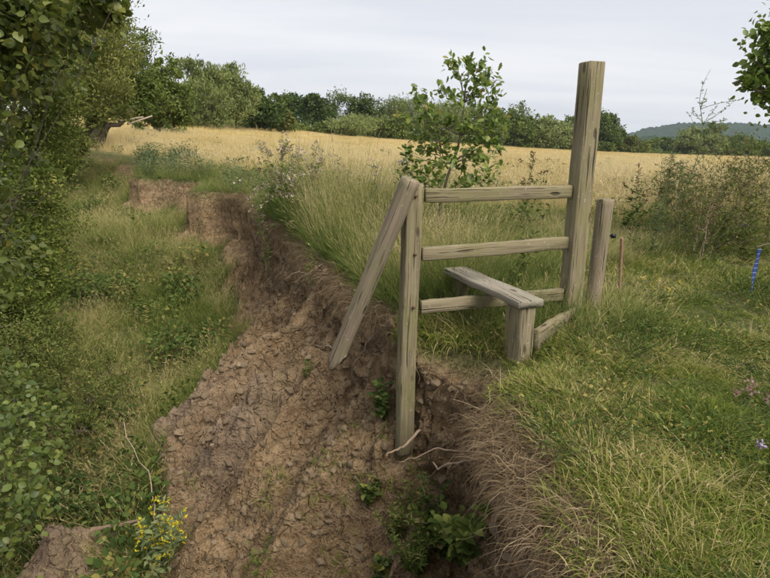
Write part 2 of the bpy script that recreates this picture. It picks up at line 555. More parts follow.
def surface(x, y):
    d, ye, s, nx, ny = edge_info(x, y)
    tp = top_z(x, y)
    fl = floor_z(x, y)
    kf = sstep(16, 22, y)
    fl = fl * (1 - kf) + (tp - .2) * kf
    fl = np.minimum(fl, tp - .02)
    t = np.maximum(-d, 0)
    c = np.interp(ye, [0, 2.6, 3.3, 4.0, 4.9, 6, 8.3, 11.4, 13, 15, 18, 24], [.55, .5, .42, .26, .12, .16, .34, .7, .85, .85, .8, .5])
    c = c + .12 * fbm(s * 2.1, s * 0, 2)
    wd = np.interp(ye, [0, 2.6, 3.5, 4.4, 6, 8.3, 11.4, 14, 20, 30], [1.1, 1.2, 1.7, 2.05, 2.0, 1.35, .8, .5, .6, 1.0])
    W = .5
    H = tp - fl
    cl = sstep(0, 1, t / W) ** .8
    q = np.clip((t - W * .7) / wd, 0, 1)
    slope = 1 - (1 - q) ** 1.12
    z_void = tp - H * (c * cl + (1 - c) * slope)
    onb = sstep(0.02, .25, t) * (1 - sstep(wd * .7 + .1, wd * 1.02 + .2, t + .75 * fbm(x * 1.2, y * 1.2, 4)))          # bare bank
    # rills running down the face, ledges, clods
    ac = -.42 * x + .91 * y; al = .91 * x + .42 * y
    g = fbm(ac * 2.4 + .6 * vn(al * 1.7, ac), al * .8, 4, .5)
    z_void = z_void + onb * .36 * g * np.clip(H, 0, 1.5)
    rid = 1 - np.abs(2.6 * fbm(ac * 1.5 + .35 * vn(al * 2.2, ac * 1.3) + 11, al * .42, 3, .5))
    z_void = z_void + onb * .36 * (rid - .55) * np.clip(H, 0, 1.6) * sstep(.3, .9, t)
    z_void = z_void + onb * .17 * fbm(ac * 1.1 + 5, al * 3.2 + ac * .9, 4, .55)
    wx, wy = x + .07 * fbm(x * 6, y * 6, 3), y + .07 * fbm(x * 6 + 9, y * 6, 3)
    d1, d2, idv = worley(wx * 6.5, wy * 6.5)
    cd = sstep(0, .35, d2 - d1) * np.clip((idv - .5) * 2.4, 0, 1)
    c1, c2, idw = worley(wx * 17, wy * 17)
    cd2 = sstep(0, .4, c2 - c1) * np.clip(idw * 1.5 - .35, 0, 1)
    rough = onb * np.clip(.7 + 1.4 * fbm(x * 1.1 + 4, y * 1.1, 3), .3, 1.4) * (y < 18)
    z_void = z_void + rough * (.13 * cd + .055 * cd2 + .13 * fbm(x * 8, y * 8, 4, .6))
    # slumped heaps at the toe
    clay = np.zeros_like(x)
    for sx_, sy_, sh, sr_ in SLUMPS:
        e = np.exp(-(((x - sx_) ** 2 + (y - sy_) ** 2) / sr_ ** 2) ** 1.3 + .9 * fbm(x * 3.1 + sx_, y * 3.1, 3))
        e = np.clip(e, 0, 1.1)
        z_void = z_void + (sh * e * .8 + e * (.09 * cd + .035 * cd2 + .1 * fbm(x * 4, y * 4, 3))) * (d < -.4)
        clay = np.maximum(clay, e * (d < -.4))
    edge_round = -.05 * np.exp(-np.maximum(d, 0) / .08)
    z = np.where(d >= 0, tp + edge_round * (ye < 30), z_void + edge_round * (ye < 30))
    # push the steep part back under the turf
    und = np.interp(ye, [0, 1.5, 2.8, 3.6, 4.4, 6, 10, 30], [1.1, 1.2, 1.15, 1.15, .8, .85, 1.0, 1.0]) + .16 * fbm(x * 2, y * 2 + 8, 3)
    sh = np.minimum(t, W) * und * (1 - sstep(W, 2.6, t)) * (ye < 60)
    sh = sh + onb * (1 - sstep(.5, 1.2, t)) * (.14 * fbm(ac * 3.1, z * 3.6, 4, .6) + .06 * sstep(0, .3, worley(ac * 7, z * 8)[0] * -1 + .6)) * (ye < 40)
    px_, py_ = x + nx * sh, y + ny * sh
    soil = onb.copy()
    soil = np.clip(soil + .55 * fbm(x * 2.3, y * 2.3, 4) * (t > .5) * (soil > .02), 0, 1)
    soil = np.maximum(sstep(.3, .55, soil), sstep(.35, .6, clay))
    soil = np.maximum(soil, .9 * np.exp(-np.maximum(d, 0) / .10) * (ye < 30) * (t < .25))
    soil = np.maximum(soil, sstep(.45, .7, np.exp(-((x - .33) ** 2 + (y - 3.45) ** 2) / .12)))
    soil *= (ye < 40)
    soil = np.where((t > wd + .9), soil * (clay > .3), soil)
    field = sstep(9, 15, y + 3 * fbm(x * .15, y * .15, 3)) * sstep(.8, 3.5, d)
    field = field * (y < np.interp(385 + 570 * x / np.maximum(y, 2), FX, FD) * 1.04)
    return np.stack([px_, py_, z], 1), d, ye, s, t, soil, field, clay


def axis(a0, fine0, fine1, a1, st, grow, cap=60):
    v = list(np.arange(fine0, fine1 + 1e-6, st))
    s = st
    while v[-1] < a1:
        s = min(s * grow, max(cap, abs(v[-1]) * .05)); v.append(v[-1] + s)
    s = st
    while v[0] > a0:
        s = min(s * grow, max(cap, abs(v[0]) * .05)); v.insert(0, v[0] - s)
    return np.array(v)


gx = axis(-2500, -3.6, 1.3, 2500, .02, 1.075)
gy = axis(-200, 1.2, 6.6, 4000, .021, 1.034)
GX, GY = np.meshgrid(gx, gy)
P, D_, YE, S_, T_, SOIL, FIELD, CLAY = surface(GX.ravel(), GY.ravel())
nx_, ny_ = len(gx), len(gy)
ii = np.arange(nx_ * ny_).reshape(ny_, nx_)
F = np.stack([ii[:-1, :-1], ii[:-1, 1:], ii[1:, 1:], ii[1:, :-1]], -1).reshape(-1, 4)
g = MB(); g.add(P, F)
me = g.mesh('ground', ground_mat(), True, {'soil': SOIL, 'field': FIELD, 'clay': CLAY})
ground = bpy.data.objects.new('ground', me)
col.objects.link(ground)
tag(ground, kind='structure')
print('terrain', nx_, ny_, len(F))
BV = BVHTree.FromPolygons([tuple(v) for v in P.tolist()], F.tolist())


def hit(px, py, far=400):
    r = ray(px, py)
    h = BV.ray_cast(Vector(CAM), Vector(r).normalized(), far)
    return np.array(h[0]) if h[0] is not None else at(px, py, 6)


def down(x, y, z0=8.0):
    h = BV.ray_cast(Vector((x, y, z0)), Vector((0, 0, -1)), 60)
    return h[0].z if h[0] is not None else 0.0


# ------------------------------------------------------------------ grass protos and scatter
def blades(rng, n, h, hvar, spread, lean, width, curve=.5, seg=4, rlo=0, rhi=1, heads=0.0, g=None, hs=.012):
    """one tuft: n curved tapering blades"""
    g = g or MB()
    a = rng.rand(n) * 2 * PI
    rad = spread * np.sqrt(rng.rand(n))
    b = a + rng.normal(0, .9, n)
    base = np.stack([rad * np.cos(a), rad * np.sin(a), np.full(n, -.02)], 1)
    H = h * (1 - hvar + hvar * rng.rand(n) * 1.4)
    ln = lean * (.2 + rng.rand(n))
    cu = curve * (.2 + rng.rand(n) * 1.2)
    out = np.stack([np.cos(b), np.sin(b), np.zeros(n)], 1)
    side = np.stack([-np.sin(b), np.cos(b), np.zeros(n)], 1)
    tw = rng.rand(n) * PI
    side = side * np.cos(tw)[:, None] + out * np.sin(tw)[:, None]
    ts = np.linspace(0, 1, seg + 1)
    rows = []
    for t in ts:
        ang = ln + cu * t
        c = base + H[:, None] * (out * (t * np.sin(ang))[:, None] + np.array([0, 0, 1]) * (t * np.cos(ang))[:, None])
        wv = np.full((n, 1), width * (1 - t) ** .7)
        rows.append((c - side * wv / 2, c + side * wv / 2))
    V = np.stack([v for r in rows for v in r], 1)
    k = V.shape[1]
    f = np.array([(2 * i, 2 * i + 1, 2 * i + 3, 2 * i + 2) for i in range(seg)])
    F = (np.arange(n) * k)[:, None, None] + f[None]
    r = rlo + (rhi - rlo) * rng.rand(n)
    g.add(V.reshape(-1, 3), F.reshape(-1, 4), np.repeat(r, k))
    nh = int(n * heads)
    if nh:
        i = rng.choice(n, nh, False)
        tip = V[i, -1]; ax = unit(V[i, -1] - V[i, -5])
        for q in range(7):
            p = tip - ax * (H[i] * (.0 + .022 * q))[:, None]
            d = unit(ax + rng.normal(0, .28, (nh, 3)))
            stamp(g, LEAF4[0], LEAF4[1], p, d, rng.normal(0, 1, (nh, 3)), hs * (.7 + .6 * rng.rand(nh)), np.full(nh, .97), 0, .45)
    return g


def leafy(rng, n, h, spread, size, tmpl=LEAF8, droop=.3, stem=True, rlo=0, rhi=1, wid=1.0):
    """one tuft: low broad-leaved herb"""
    g = MB()
    a = rng.rand(n) * 2 * PI
    rad = spread * np.sqrt(rng.rand(n))
    p = np.stack([rad * np.cos(a), rad * np.sin(a), h * (.25 + .75 * rng.rand(n))], 1)
    ax = np.stack([np.cos(a), np.sin(a), rng.normal(.1, droop, n)], 1)
    nr = np.array([0, 0, 1]) + rng.normal(0, .35, (n, 3))
    stamp(g, tmpl[0], tmpl[1], p, ax, nr, size * (.6 + .7 * rng.rand(n)), rlo + (rhi - rlo) * rng.rand(n), 0, wid)
    if stem:
        for i in range(0, n, 3):
            tube(g, [(p[i, 0] * .3, p[i, 1] * .3, -.02), p[i] * np.array([.7, .7, .6]), p[i]], .0016, 3, .4, cap=False)
    return g


def proto_coll(name, gens, mat):
    c = bpy.data.collections.new(name)
    for i, gg in enumerate(gens):
        o = bpy.data.objects.new('%s_tuft_%02d' % (name, i), gg.mesh(name, mat))
        c.objects.link(o)
    return c


def scatter(name, label, coll, pts, rot, scl, idx, kind='stuff', cat='grass'):
    me = bpy.data.meshes.new(name)
    me.vertices.add(len(pts))
    me.vertices.foreach_set('co', np.asarray(pts, np.float32).ravel())
    a = me.attributes.new('rot', 'FLOAT_VECTOR', 'POINT'); a.data.foreach_set('vector', np.asarray(rot, np.float32).ravel())
    a = me.attributes.new('scl', 'FLOAT_VECTOR', 'POINT'); a.data.foreach_set('vector', np.asarray(scl, np.float32).ravel())
    a = me.attributes.new('idx', 'INT', 'POINT'); a.data.foreach_set('value', np.asarray(idx, np.int32))
    o = bpy.data.objects.new(name, me)
    col.objects.link(o)
    tag(o, label, cat, kind=kind)
    ng = bpy.data.node_groups.new(name, 'GeometryNodeTree')
    ng.interface.new_socket('Geometry', in_out='INPUT', socket_type='NodeSocketGeometry')
    ng.interface.new_socket('Geometry', in_out='OUTPUT', socket_type='NodeSocketGeometry')
    i_ = ng.nodes.new('NodeGroupInput'); o_ = ng.nodes.new('NodeGroupOutput')
    ci = ng.nodes.new('GeometryNodeCollectionInfo')
    ci.inputs['Collection'].default_value = coll
    ci.inputs['Separate Children'].default_value = True
    ci.inputs['Reset Children'].default_value = True
    ip = ng.nodes.new('GeometryNodeInstanceOnPoints')
    ip.inputs['Pick Instance'].default_value = True

    def na(n, t):
        q = ng.nodes.new('GeometryNodeInputNamedAttribute'); q.data_type = t
        q.inputs['Name'].default_value = n
        return q.outputs[0]
    er = ng.nodes.new('FunctionNodeEulerToRotation')
    ng.links.new(na('rot', 'FLOAT_VECTOR'), er.inputs[0])
    ng.links.new(i_.outputs[0], ip.inputs['Points'])
    ng.links.new(ci.outputs[0], ip.inputs['Instance'])
    ng.links.new(na('idx', 'INT'), ip.inputs['Instance Index'])
    ng.links.new(er.outputs[0], ip.inputs['Rotation'])
    ng.links.new(na('scl', 'FLOAT_VECTOR'), ip.inputs['Scale'])
    ng.links.new(ip.outputs[0], o_.inputs[0])
    md = o.modifiers.new('scatter', 'NODES'); md.node_group = ng
    return o


def spread_pts(rng, n, x0, x1, y0, y1, ypow=1.0):
    """random plan points, denser towards y0; x range given as slopes of y when tuples"""
    y = y0 + (y1 - y0) * rng.rand(n) ** ypow
    u = rng.rand(n)
    lo = np.interp(y, *x0) if isinstance(x0, tuple) else x0
    hi = np.interp(y, *x1) if isinstance(x1, tuple) else x1
    return lo + (hi - lo) * u, y


def put(name, label, coll, nproto, x, y, accept, rng, smin, smax, tilt=.15, zs=(.8, 1.2), cat='grass', scale_fn=None, follow=True):
    P, d, ye, s, t, soil, field, clay = surface(x, y)
    ok = accept(P, d, ye, t, soil, field, clay)
    x, y, P, d = x[ok], y[ok], P[ok], d[ok]
    n = len(P)
    sc = smin + (smax - smin) * rng.rand(n)
    if scale_fn is not None:
        sc = sc * scale_fn(P, d)
    scl = np.stack([sc ** .5, sc ** .5, sc * (zs[0] + (zs[1] - zs[0]) * rng.rand(n))], 1)
    e = .12 + .004 * np.abs(y)
    a = surface(x + e, y)[0] - surface(x - e, y)[0]; b = surface(x, y + e)[0] - surface(x, y - e)[0]
    nr = unit(np.cross(a, b)); nr[nr[:, 2] < 0] *= -1
    nr = unit(nr + np.array([0, 0, .15]) + np.stack([rng.normal(0, tilt, n), rng.normal(0, tilt, n), np.zeros(n)], 1))
    ya = rng.rand(n) * 2 * PI
    X = np.stack([np.cos(ya), np.sin(ya), np.zeros(n)], 1)
    X = unit(X - nr * (X * nr).sum(1, keepdims=True)); Yv = np.cross(nr, X)
    rot = np.stack([np.arctan2(Yv[:, 2], nr[:, 2]), -np.arcsin(np.clip(X[:, 2], -1, 1)), np.arctan2(X[:, 1], X[:, 0])], 1)
    print(name, n)
    return scatter(name, label, coll, P, rot, scl, rng.randint(0, nproto, n), cat=cat)


G_DARK, G_MID, G_LITE = (.05, .075, .022), (.1, .135, .038), (.17, .205, .06)
STRAW, STRAW2, BROWN = (.42, .33, .165), (.52, .43, .24), (.2, .135, .075)
M_lawn = leaf_mat('lawn_blades', [(0, (.07, .105, .02)), (.28, (.138, .185, .034)), (.54, (.225, .25, .056)), (.72, (.33, .3, .105)), (.88, (.42, .335, .15)), (1, (.56, .46, .25))], .3, patch=1.4, obj=.2)
M_tall = leaf_mat('tall_blades', [(0, (.075, .11, .032)), (.45, (.14, .19, .048)), (.76, (.235, .26, .075)), (.88, (.4, .35, .15)), (1, STRAW2)], .3, patch=.5, obj=.3)
M_straw = leaf_mat('straw_blades', [(0, (.27, .25, .09)), (.25, (.47, .37, .16)), (.7, (.62, .49, .235)), (1, (.7, .6, .37))], .3, patch=.13, obj=.35)
M_pit = leaf_mat('pit_blades', [(0, (.07, .105, .026)), (.4, (.15, .205, .045)), (.7, (.25, .275, .075)), (.85, (.38, .34, .14)), (1, (.5, .42, .21))], .3, patch=.6, obj=.35)
M_dead = leaf_mat('dead_blades', [(0, (.1, .067, .04)), (.5, (.21, .152, .092)), (.88, (.31, .235, .145)), (1, (.46, .37, .24))], .15, obj=.2)
M_herb = leaf_mat('herb_leaves', [(0, (.045, .075, .022)), (.5, (.095, .14, .04)), (.85, (.17, .2, .055)), (1, (.3, .25, .08))], .3, patch=1.2)
M_blue = leaf_mat('bluish_herb', [(0, (.07, .1, .05)), (.5, (.13, .18, .085)), (1, (.24, .28, .13))], .3, patch=.8)

rng = rs(11)


def mixpatch(*specs):
    g = MB()
    for kw in specs:
        blades(rng, g=g, **kw)
    return g


def turf(R, n):
    return mixpatch(dict(n=n, h=.085, hvar=.6, spread=R, lean=.6, width=.006, curve=1.4, seg=4, rlo=0, rhi=.7),
                    dict(n=n // 5, h=.125, hvar=.5, spread=R, lean=.7, width=.0055, curve=1.2, seg=4, rlo=.1, rhi=.9),
                    dict(n=max(2, n // 22), h=.16, hvar=.5, spread=R, lean=1.0, width=.0034, curve=.5, seg=4, rlo=.92, rhi=1, heads=.4, hs=.012))


def lush(R, n, k=1.0):
    return mixpatch(dict(n=n, h=.5 * k, hvar=.5, spread=R, lean=.15, width=.0085, curve=.8, seg=4, rlo=0, rhi=.65),
                    dict(n=n // 3, h=.85 * k, hvar=.4, spread=R, lean=.1, width=.007, curve=.35, seg=4, rlo=.1, rhi=.8),
                    dict(n=n // 5, h=1.0 * k, hvar=.3, spread=R, lean=.1, width=.0032, curve=.3, seg=4, rlo=.75, rhi=1, heads=.9, hs=.022))


C_turf = proto_coll('turf', [turf(.33, 560) for i in range(6)], M_lawn)
C_lawn = proto_coll('lawn', [turf(.06, 34) for i in range(6)], M_lawn)
C_lowherb = proto_coll('lowherb', [leafy(rng, 70, .06, .27, .018) for i in range(3)] + [leafy(rng, 22, .08, .22, .042, wid=.42) for i in range(2)] + [leafy(rng, 80, .1, .26, .026, LEAF4, .5, wid=.5) for i in range(2)], M_herb)
C_tall = proto_coll('tall', [lush(.34, 170) for i in range(7)], M_tall)
C_tallt = proto_coll('talltuft', [lush(.08, 16) for i in range(5)], M_tall)
C_straw = proto_coll('straw', [mixpatch(dict(n=260, h=.6, hvar=.45, spread=.8, lean=.12, width=.009, curve=.35, seg=3, rlo=.1, rhi=.9),
                                        dict(n=60, h=.78, hvar=.3, spread=.8, lean=.1, width=.005, curve=.3, seg=3, rlo=.6, rhi=1, heads=.8, hs=.04)) for i in range(5)], M_straw)
C_far = proto_coll('farstraw', [blades(rng, 340, .5, .5, 2.6, .1, .03, .3, 2, .1, 1) for i in range(4)], M_straw)
C_pit = proto_coll('pit', [mixpatch(dict(n=230, h=.3, hvar=.6, spread=.3, lean=.25, width=.006, curve=.9, seg=4, rlo=0, rhi=.85),
                                    dict(n=24, h=.5, hvar=.4, spread=.3, lean=.2, width=.004, curve=.5, seg=4, rlo=.7, rhi=1, heads=.6, hs=.02)) for i in range(6)], M_pit)
C_blue = proto_coll('blue', [leafy(rng, 110, .7, .3, .1, LEAF4, .4, True, wid=.55) for i in range(4)], M_blue)
C_herb = proto_coll('herb', [leafy(rng, 90, .45, .28, .08, LEAF8, .35, True, wid=.8) for i in range(4)], M_herb)

# meadow turf near the camera and beside the stile
NEARX = ([1, 9], [2.4, 8.5])
x, y = spread_pts(rng, 900, ([1, 9], [.1, -1]), NEARX, 1.1, 9, 1.35)
put('meadow_grass', 'short green and straw-coloured meadow turf in the right foreground', C_turf, 6, x, y,
    lambda P, d, ye, t, so, f, cl: (d > np.where(P[:, 1] < 3.0, .26, np.where(P[:, 1] < 4.0, .52, .3))) & (so < .5), rng, .7, 1.2, .06,
    scale_fn=lambda P, d: np.clip(.9 + 1.7 * fbm(P[:, 0] * 1.1, P[:, 1] * 1.1, 3) + .06 * (P[:, 1] - 2.5), .4, np.where(P[:, 1] < 2.8, .95, 1.6)))
x, y = spread_pts(rng, 9000, ([1, 9], [.1, -1]), ([1, 9], [1.6, 3]), 1.1, 7, 1.2)
put('lip_grass', 'green tufts growing to the edge of the bank and round the stile feet', C_lawn, 6, x, y,
    lambda P, d, ye, t, so, f, cl: (d > .04) & (d < .7) & (rng.rand(len(d)) > so * .97) & (rng.rand(len(d)) < np.where(P[:, 1] < 3.0, sstep(.12, .5, d), 1)) & (np.hypot(P[:, 0] - .5, P[:, 1] - 3.45) > .36), rng, .7, 1.4, .2)
x, y = spread_pts(rng, 800, ([1, 9], [.1, -1]), NEARX, 1.1, 8, 1.3)
put('meadow_herbs', 'low clover and dock leaves among the foreground turf', C_lowherb, 7, x, y,
    lambda P, d, ye, t, so, f, cl: (d > .3) & (so < .4) & (fbm(P[:, 0] * 1.7, P[:, 1] * 1.7, 3) > -.1), rng, .8, 1.5, .1, cat='plants')
# tall grass along the lip, behind the stile and out to the field
TL = lambda P: ((P[:, 1] > 4.75 + .75 * np.maximum(P[:, 0] - .6, 0)) | ((P[:, 0] < .7) & (P[:, 1] > 4.3)))
TS = lambda P, d: np.clip(.6 + .7 * fbm(P[:, 0] * .5 + 3, P[:, 1] * .5, 3) + .75 * np.exp(-((P[:, 0] + .9) ** 2 / 1.6 + (P[:, 1] - 8) ** 2 / 10)) - .2 * (P[:, 0] > 1.6), .3, 1.45)
x, y = spread_pts(rng, 2300, ([3.6, 8, 14, 20], [-.9, -2.5, -6, -10]), ([3.6, 8, 14, 20], [2.2, 6.5, 11, 15]), 4.2, 20, 1.45)
put('tall_grass', 'tall green and yellowing grass growing along the bank top behind the stile', C_tall, 7, x, y,
    lambda P, d, ye, t, so, f, cl: (d > .42) & (so < .75) & TL(P), rng, .7, 1.1, .05, scale_fn=TS)
x, y = spread_pts(rng, 9000, ([3.6, 8, 14, 20], [-.9, -2.5, -6, -10]), ([3.6, 8, 14, 20], [.6, 1, -1, -2]), 4.2, 20, 1.3)
put('lip_tall_grass', 'tall grass tufts at the very lip of the bank left of the stile', C_tallt, 5, x, y,
    lambda P, d, ye, t, so, f, cl: (d > .1) & (d < .6) & TL(P), rng, .5, 1.0, .12, scale_fn=TS)
x, y = spread_pts(rng, 420, .35, 2.1, 3.3, 5.2, 1.0)
put('stile_grass', 'taller grass tufts crowding the step legs and post bases of the stile', C_tallt, 5, x, y,
    lambda P, d, ye, t, so, f, cl: (d > .3) & (so < .5) & (np.abs((P[:, 0] - .18) * -.33 + (P[:, 1] - 3.75) * .94) < .55) & (np.hypot(P[:, 0] - .5, P[:, 1] - 3.45) > .4), rng, .22, .5, .15)
x, y = spread_pts(rng, 2200, ([9, 50], [-6, -34]), ([9, 50], [9, 42]), 9, 50, 1.3)
put('field_grass', 'ripe golden dry grass filling the near half of the field', C_straw, 5, x, y,
    lambda P, d, ye, t, so, f, cl: (d > .8) & (rng.rand(len(d)) < sstep(.1, .8, f)), rng, .6, 1.05, .05)
x, y = spread_pts(rng, 2000, ([40, 230], [-32, -110]), ([40, 230], [36, 190]), 40, 225, 1.2)
put('far_field_grass', 'pale golden dry grass across the far field below the trees', C_far, 4, x, y,
    lambda P, d, ye, t, so, f, cl: (d > 2) & (f > .5), rng, .6, 1.0, .02)
x, y = spread_pts(rng, 300, ([8, 40], [-5, -25]), ([8, 40], [7, 34]), 8, 40, 1.2)
put('field_weeds', 'scattered darker weeds standing in the dry field', C_herb, 4, x, y,
    lambda P, d, ye, t, so, f, cl: (d > 1), rng, .7, 1.4, .08, cat='plants')
# slumped ground below the bank
x, y = spread_pts(rng, 4200, ([2, 30], [-6, -26]), ([2, 30], [0, -6]), 2.2, 28, 1.3)
put('pit_grass', 'lush green grass on the slumped ground below the bank', C_pit, 6, x, y,
    lambda P, d, ye, t, so, f, cl: (d < -.5) & (rng.rand(len(d)) > so * 1.02), rng, .6, 1.2, .08,
    scale_fn=lambda P, d: np.clip(1.05 + 1.1 * fbm(P[:, 0] * .6, P[:, 1] * .6, 3), .55, 1.7))
x, y = spread_pts(rng, 1500, ([1.6, 9], [-3.5, -5]), ([1.6, 9], [.6, -1]), 1.8, 9, 1.2)
put('bank_tufts', 'sparse small green tufts rooted in the bare soil of the bank', C_lawn, 6, x, y,
    lambda P, d, ye, t, so, f, cl: (d < -.35) & (fbm(P[:, 0] * 1.3 + 2, P[:, 1] * 1.3, 3) > .2), rng, .6, 1.5, .2)
x, y = spread_pts(rng, 1300, ([2, 30], [-7, -26]), ([2, 30], [-1.5, -8]), 3, 28, 1.3)
put('pit_herbs', 'leafy green weeds spread over the slumped ground', C_herb, 4, x, y,
    lambda P, d, ye, t, so, f, cl: (d < -1.0) & (so < .35) & (fbm(P[:, 0] * .7, P[:, 1] * .7, 3) > .04), rng, .5, 1.2, .1, cat='plants')
x, y = spread_pts(rng, 500, ([9, 22], [-6, -13]), ([9, 22], [-.8, -4]), 8, 24, 1.0)
put('nettle_bed', 'grey-green nettle bed along the far bank top', C_blue, 4, x, y,
    lambda P, d, ye, t, so, f, cl: (d > .25) & (d < 4) & (so < .6) & (fbm(P[:, 0] * .45 + 7, P[:, 1] * .45, 3) > -.05), rng, .6, 1.1, .08, cat='plants')

# ------------------------------------------------------------------ the stile
M_wood = wood_mat('weathered_timber', (.08, .064, .04), (.215, .178, .115), (.345, .298, .2))
M_plank = wood_mat('grey_plank', (.15, .13, .1), (.26, .23, .185), (.37, .335, .275), (.2, .19, .13), .3)
M_pole = wood_mat('brown_pole', (.09, .068, .048), (.23, .18, .13), (.34, .28, .21), (.17, .175, .08), .35)


def board(name, parent, p0, p1, wid, thk, mat, updir=(0, 0, 1), bev=.006, rough=.0025, seed=0, ragged=0.0, seg=14):
    """sawn timber from p0 to p1; local X runs along it; section wid (along updir) by thk"""
    p0, p1 = np.asarray(p0, float), np.asarray(p1, float)
    Lh = np.linalg.norm(p1 - p0)
    X = unit(p1 - p0); Z = np.asarray(updir, float); Z = unit(Z - X * (Z @ X)); Yv = np.cross(Z, X)
    rng = rs(seed + 5)
    prof = []
    hw, ht = wid / 2, thk / 2
    for (a, b) in ((1, 1), (-1, 1), (-1, -1), (1, -1)):
        c = [(a * ht, b * (hw - bev)), (a * (ht - bev), b * hw)]
        if a * b < 0:
            c.reverse()
        prof += c
    # subdivide the wide faces for slight unevenness
    pr = []
    for i in range(len(prof)):
        q0, q1 = np.array(prof[i]), np.array(prof[(i + 1) % len(prof)])
        pr.append(q0)
        if np.linalg.norm(q1 - q0) > bev * 3:
            for f in (.33, .67):
                pr.append(q0 * (1 - f) + q1 * f)
    pr = np.array(pr); k = len(pr)
    xs = np.concatenate([[0, bev], np.linspace(0, Lh, seg)[1:-1], [Lh - bev, Lh]])
    V = []
    wob = np.cumsum(rng.normal(0, rough, (len(xs), 2)), 0)
    wob -= np.linspace(0, 1, len(xs))[:, None] * wob[-1]
    for i, xx in enumerate(xs):
        sc = (1 - bev / hw * .8) if i in (0, len(xs) - 1) else 1
        for q in pr:
            j = rng.normal(0, rough * .35, 2)
            xo = xx
            if ragged and i >= len(xs) - 2:
                xo = xx - ragged * rng.rand()
            V.append((xo, q[0] * sc + wob[i, 0] + j[0], q[1] * sc + wob[i, 1] + j[1]))
    F = []
    for i in range(len(xs) - 1):
        for j in range(k):
            F.append((i * k + j, i * k + (j + 1) % k, (i + 1) * k + (j + 1) % k, (i + 1) * k + j))
    g = MB(); g.add(V, F)
    g.F.append(np.array([list(range(k))[::-1]])); g.M.append(np.zeros(1, np.int32))
    g.F.append(np.array([[(len(xs) - 1) * k + j for j in range(k)]])); g.M.append(np.zeros(1, np.int32))
    o = bpy.data.objects.new(name, g.mesh(name, mat))
    col.objects.link(o)
    M = Matrix(((X[0], Yv[0], Z[0], p0[0]), (X[1], Yv[1], Z[1], p0[1]), (X[2], Yv[2], Z[2], p0[2]), (0, 0, 0, 1)))
    if parent is not None:
        M = Matrix.Translation(-Vector(parent.location)) @ M
        o.parent = parent
    o.matrix_local = M
    return o


def log(name, parent, pts, rad, mat, seed=0, sides=18, ragged=0.0, top_round=.3):
    """round pole with a local X axis along it"""
    p0, p1 = np.asarray(pts[0], float), np.asarray(pts[1], float)
    Lh = np.linalg.norm(p1 - p0); X = unit(p1 - p0)
    Yv = unit(np.cross([.1, 1, .05], X)); Z = np.cross(X, Yv)
    rng = rs(seed)
    n = 22
    xs = np.concatenate([[0, rad * .12], np.linspace(.03 * Lh, .97 * Lh, n), [Lh - rad * .12, Lh]])
    an = np.arange(sides) * 2 * PI / sides
    lump = 1 + .03 * np.cos(an * 2 + rng.rand() * 6) + .02 * np.cos(an * 3 + rng.rand() * 6)
    V = []
    for i, xx in enumerate(xs):
        r = rad * (1 + .05 * fbm(np.array([xx * 3.0]), np.array([seed + .5]), 3)[0]) * (1 - .06 * xx / Lh)
        if i in (0, len(xs) - 1):
            r *= .86
        for j, a in enumerate(an):
            rr = r * lump[j] * (1 + rng.normal(0, .012))
            xo = xx
            if ragged and i >= len(xs) - 3:
                xo -= ragged * (.5 + .5 * math.sin(a * 2 + 1)) * (rng.rand() * .7 + .3)
                if i >= len(xs) - 2:
                    rr *= .75 + .25 * rng.rand()
            V.append((xo, rr * math.cos(a), rr * math.sin(a)))
    F = []
    for i in range(len(xs) - 1):
        for j in range(sides):
            k = (j + 1) % sides
            F.append((i * sides + j, i * sides + k, (i + 1) * sides + k, (i + 1) * sides + j))
    g = MB(); g.add(V, F)
    b = g.n
    g.add([(-.004, 0, 0), (Lh - ragged * .8, 0, 0)], np.zeros((0, 3), int))
    e = (len(xs) - 1) * sides
    g.F.append(np.array([(b, (j + 1) % sides, j) for j in range(sides)] + [(b + 1, e + j, e + (j + 1) % sides) for j in range(sides)]))
    g.M.append(np.zeros(2 * sides, np.int32))
    o = bpy.data.objects.new(name, g.mesh(name, mat))
    col.objects.link(o)
    M = Matrix(((X[0], Yv[0], Z[0], p0[0]), (X[1], Yv[1], Z[1], p0[1]), (X[2], Yv[2], Z[2], p0[2]), (0, 0, 0, 1)))
    if parent is not None:
        M = Matrix.Translation(-Vector(parent.location)) @ M
        o.parent = parent
    o.matrix_local = M
    return o


TH = math.radians(19)
U = np.array([math.cos(TH), math.sin(TH), 0]); Vv = np.array([-math.sin(TH), math.cos(TH), 0])
P1 = at(411.5, 300, 3.75); P1[2] = 0
P2 = at(576, 250, 4.12); P2[2] = 0
stile = thing('stile', 'weathered timber stile with three rails, tall post and step plank at the collapsing bank', 'stile', (P1[0], P1[1], -.9))
z1t = at(413, 183, 3.75)[2]
b1 = at(403.5, 452, 3.75)
t1 = at(413, 183, 3.75)
board('post', stile, b1, t1, .105, .115, M_wood, -Vv, .007, .002, 1)
b2 = at(568.5, 318, 4.12); b2 = b2 + (b2 - at(592.5, 62, 4.12)) * .25
t2 = at(592.5, 62, 4.12)
tp_ = board('post', stile, b2, t2, .125, .135, M_wood, -Vv, .007, .002, 2)
tp_['label'] = 'tall square post with green algae on its left face'
for i, (pl, pr_) in enumerate((((422, 195.5), (572, 191.5)), ((419, 254), (569, 243)), ((418, 307.5), (564, 294)))):
    a = at(pl[0], pl[1], 3.75); b = at(pr_[0], pr_[1], 4.1)
    e = unit(b - a)
    board('rail', stile, a + e * .02, b - e * .012, .094, .042, M_wood, (0, 0, 1), .006, .0014, 10 + i)
zs = .385
sn = at(531.3, 303.5, 3.41); sf = at(454.7, 269.5, 4.38)
sn[2] = sf[2] = zs
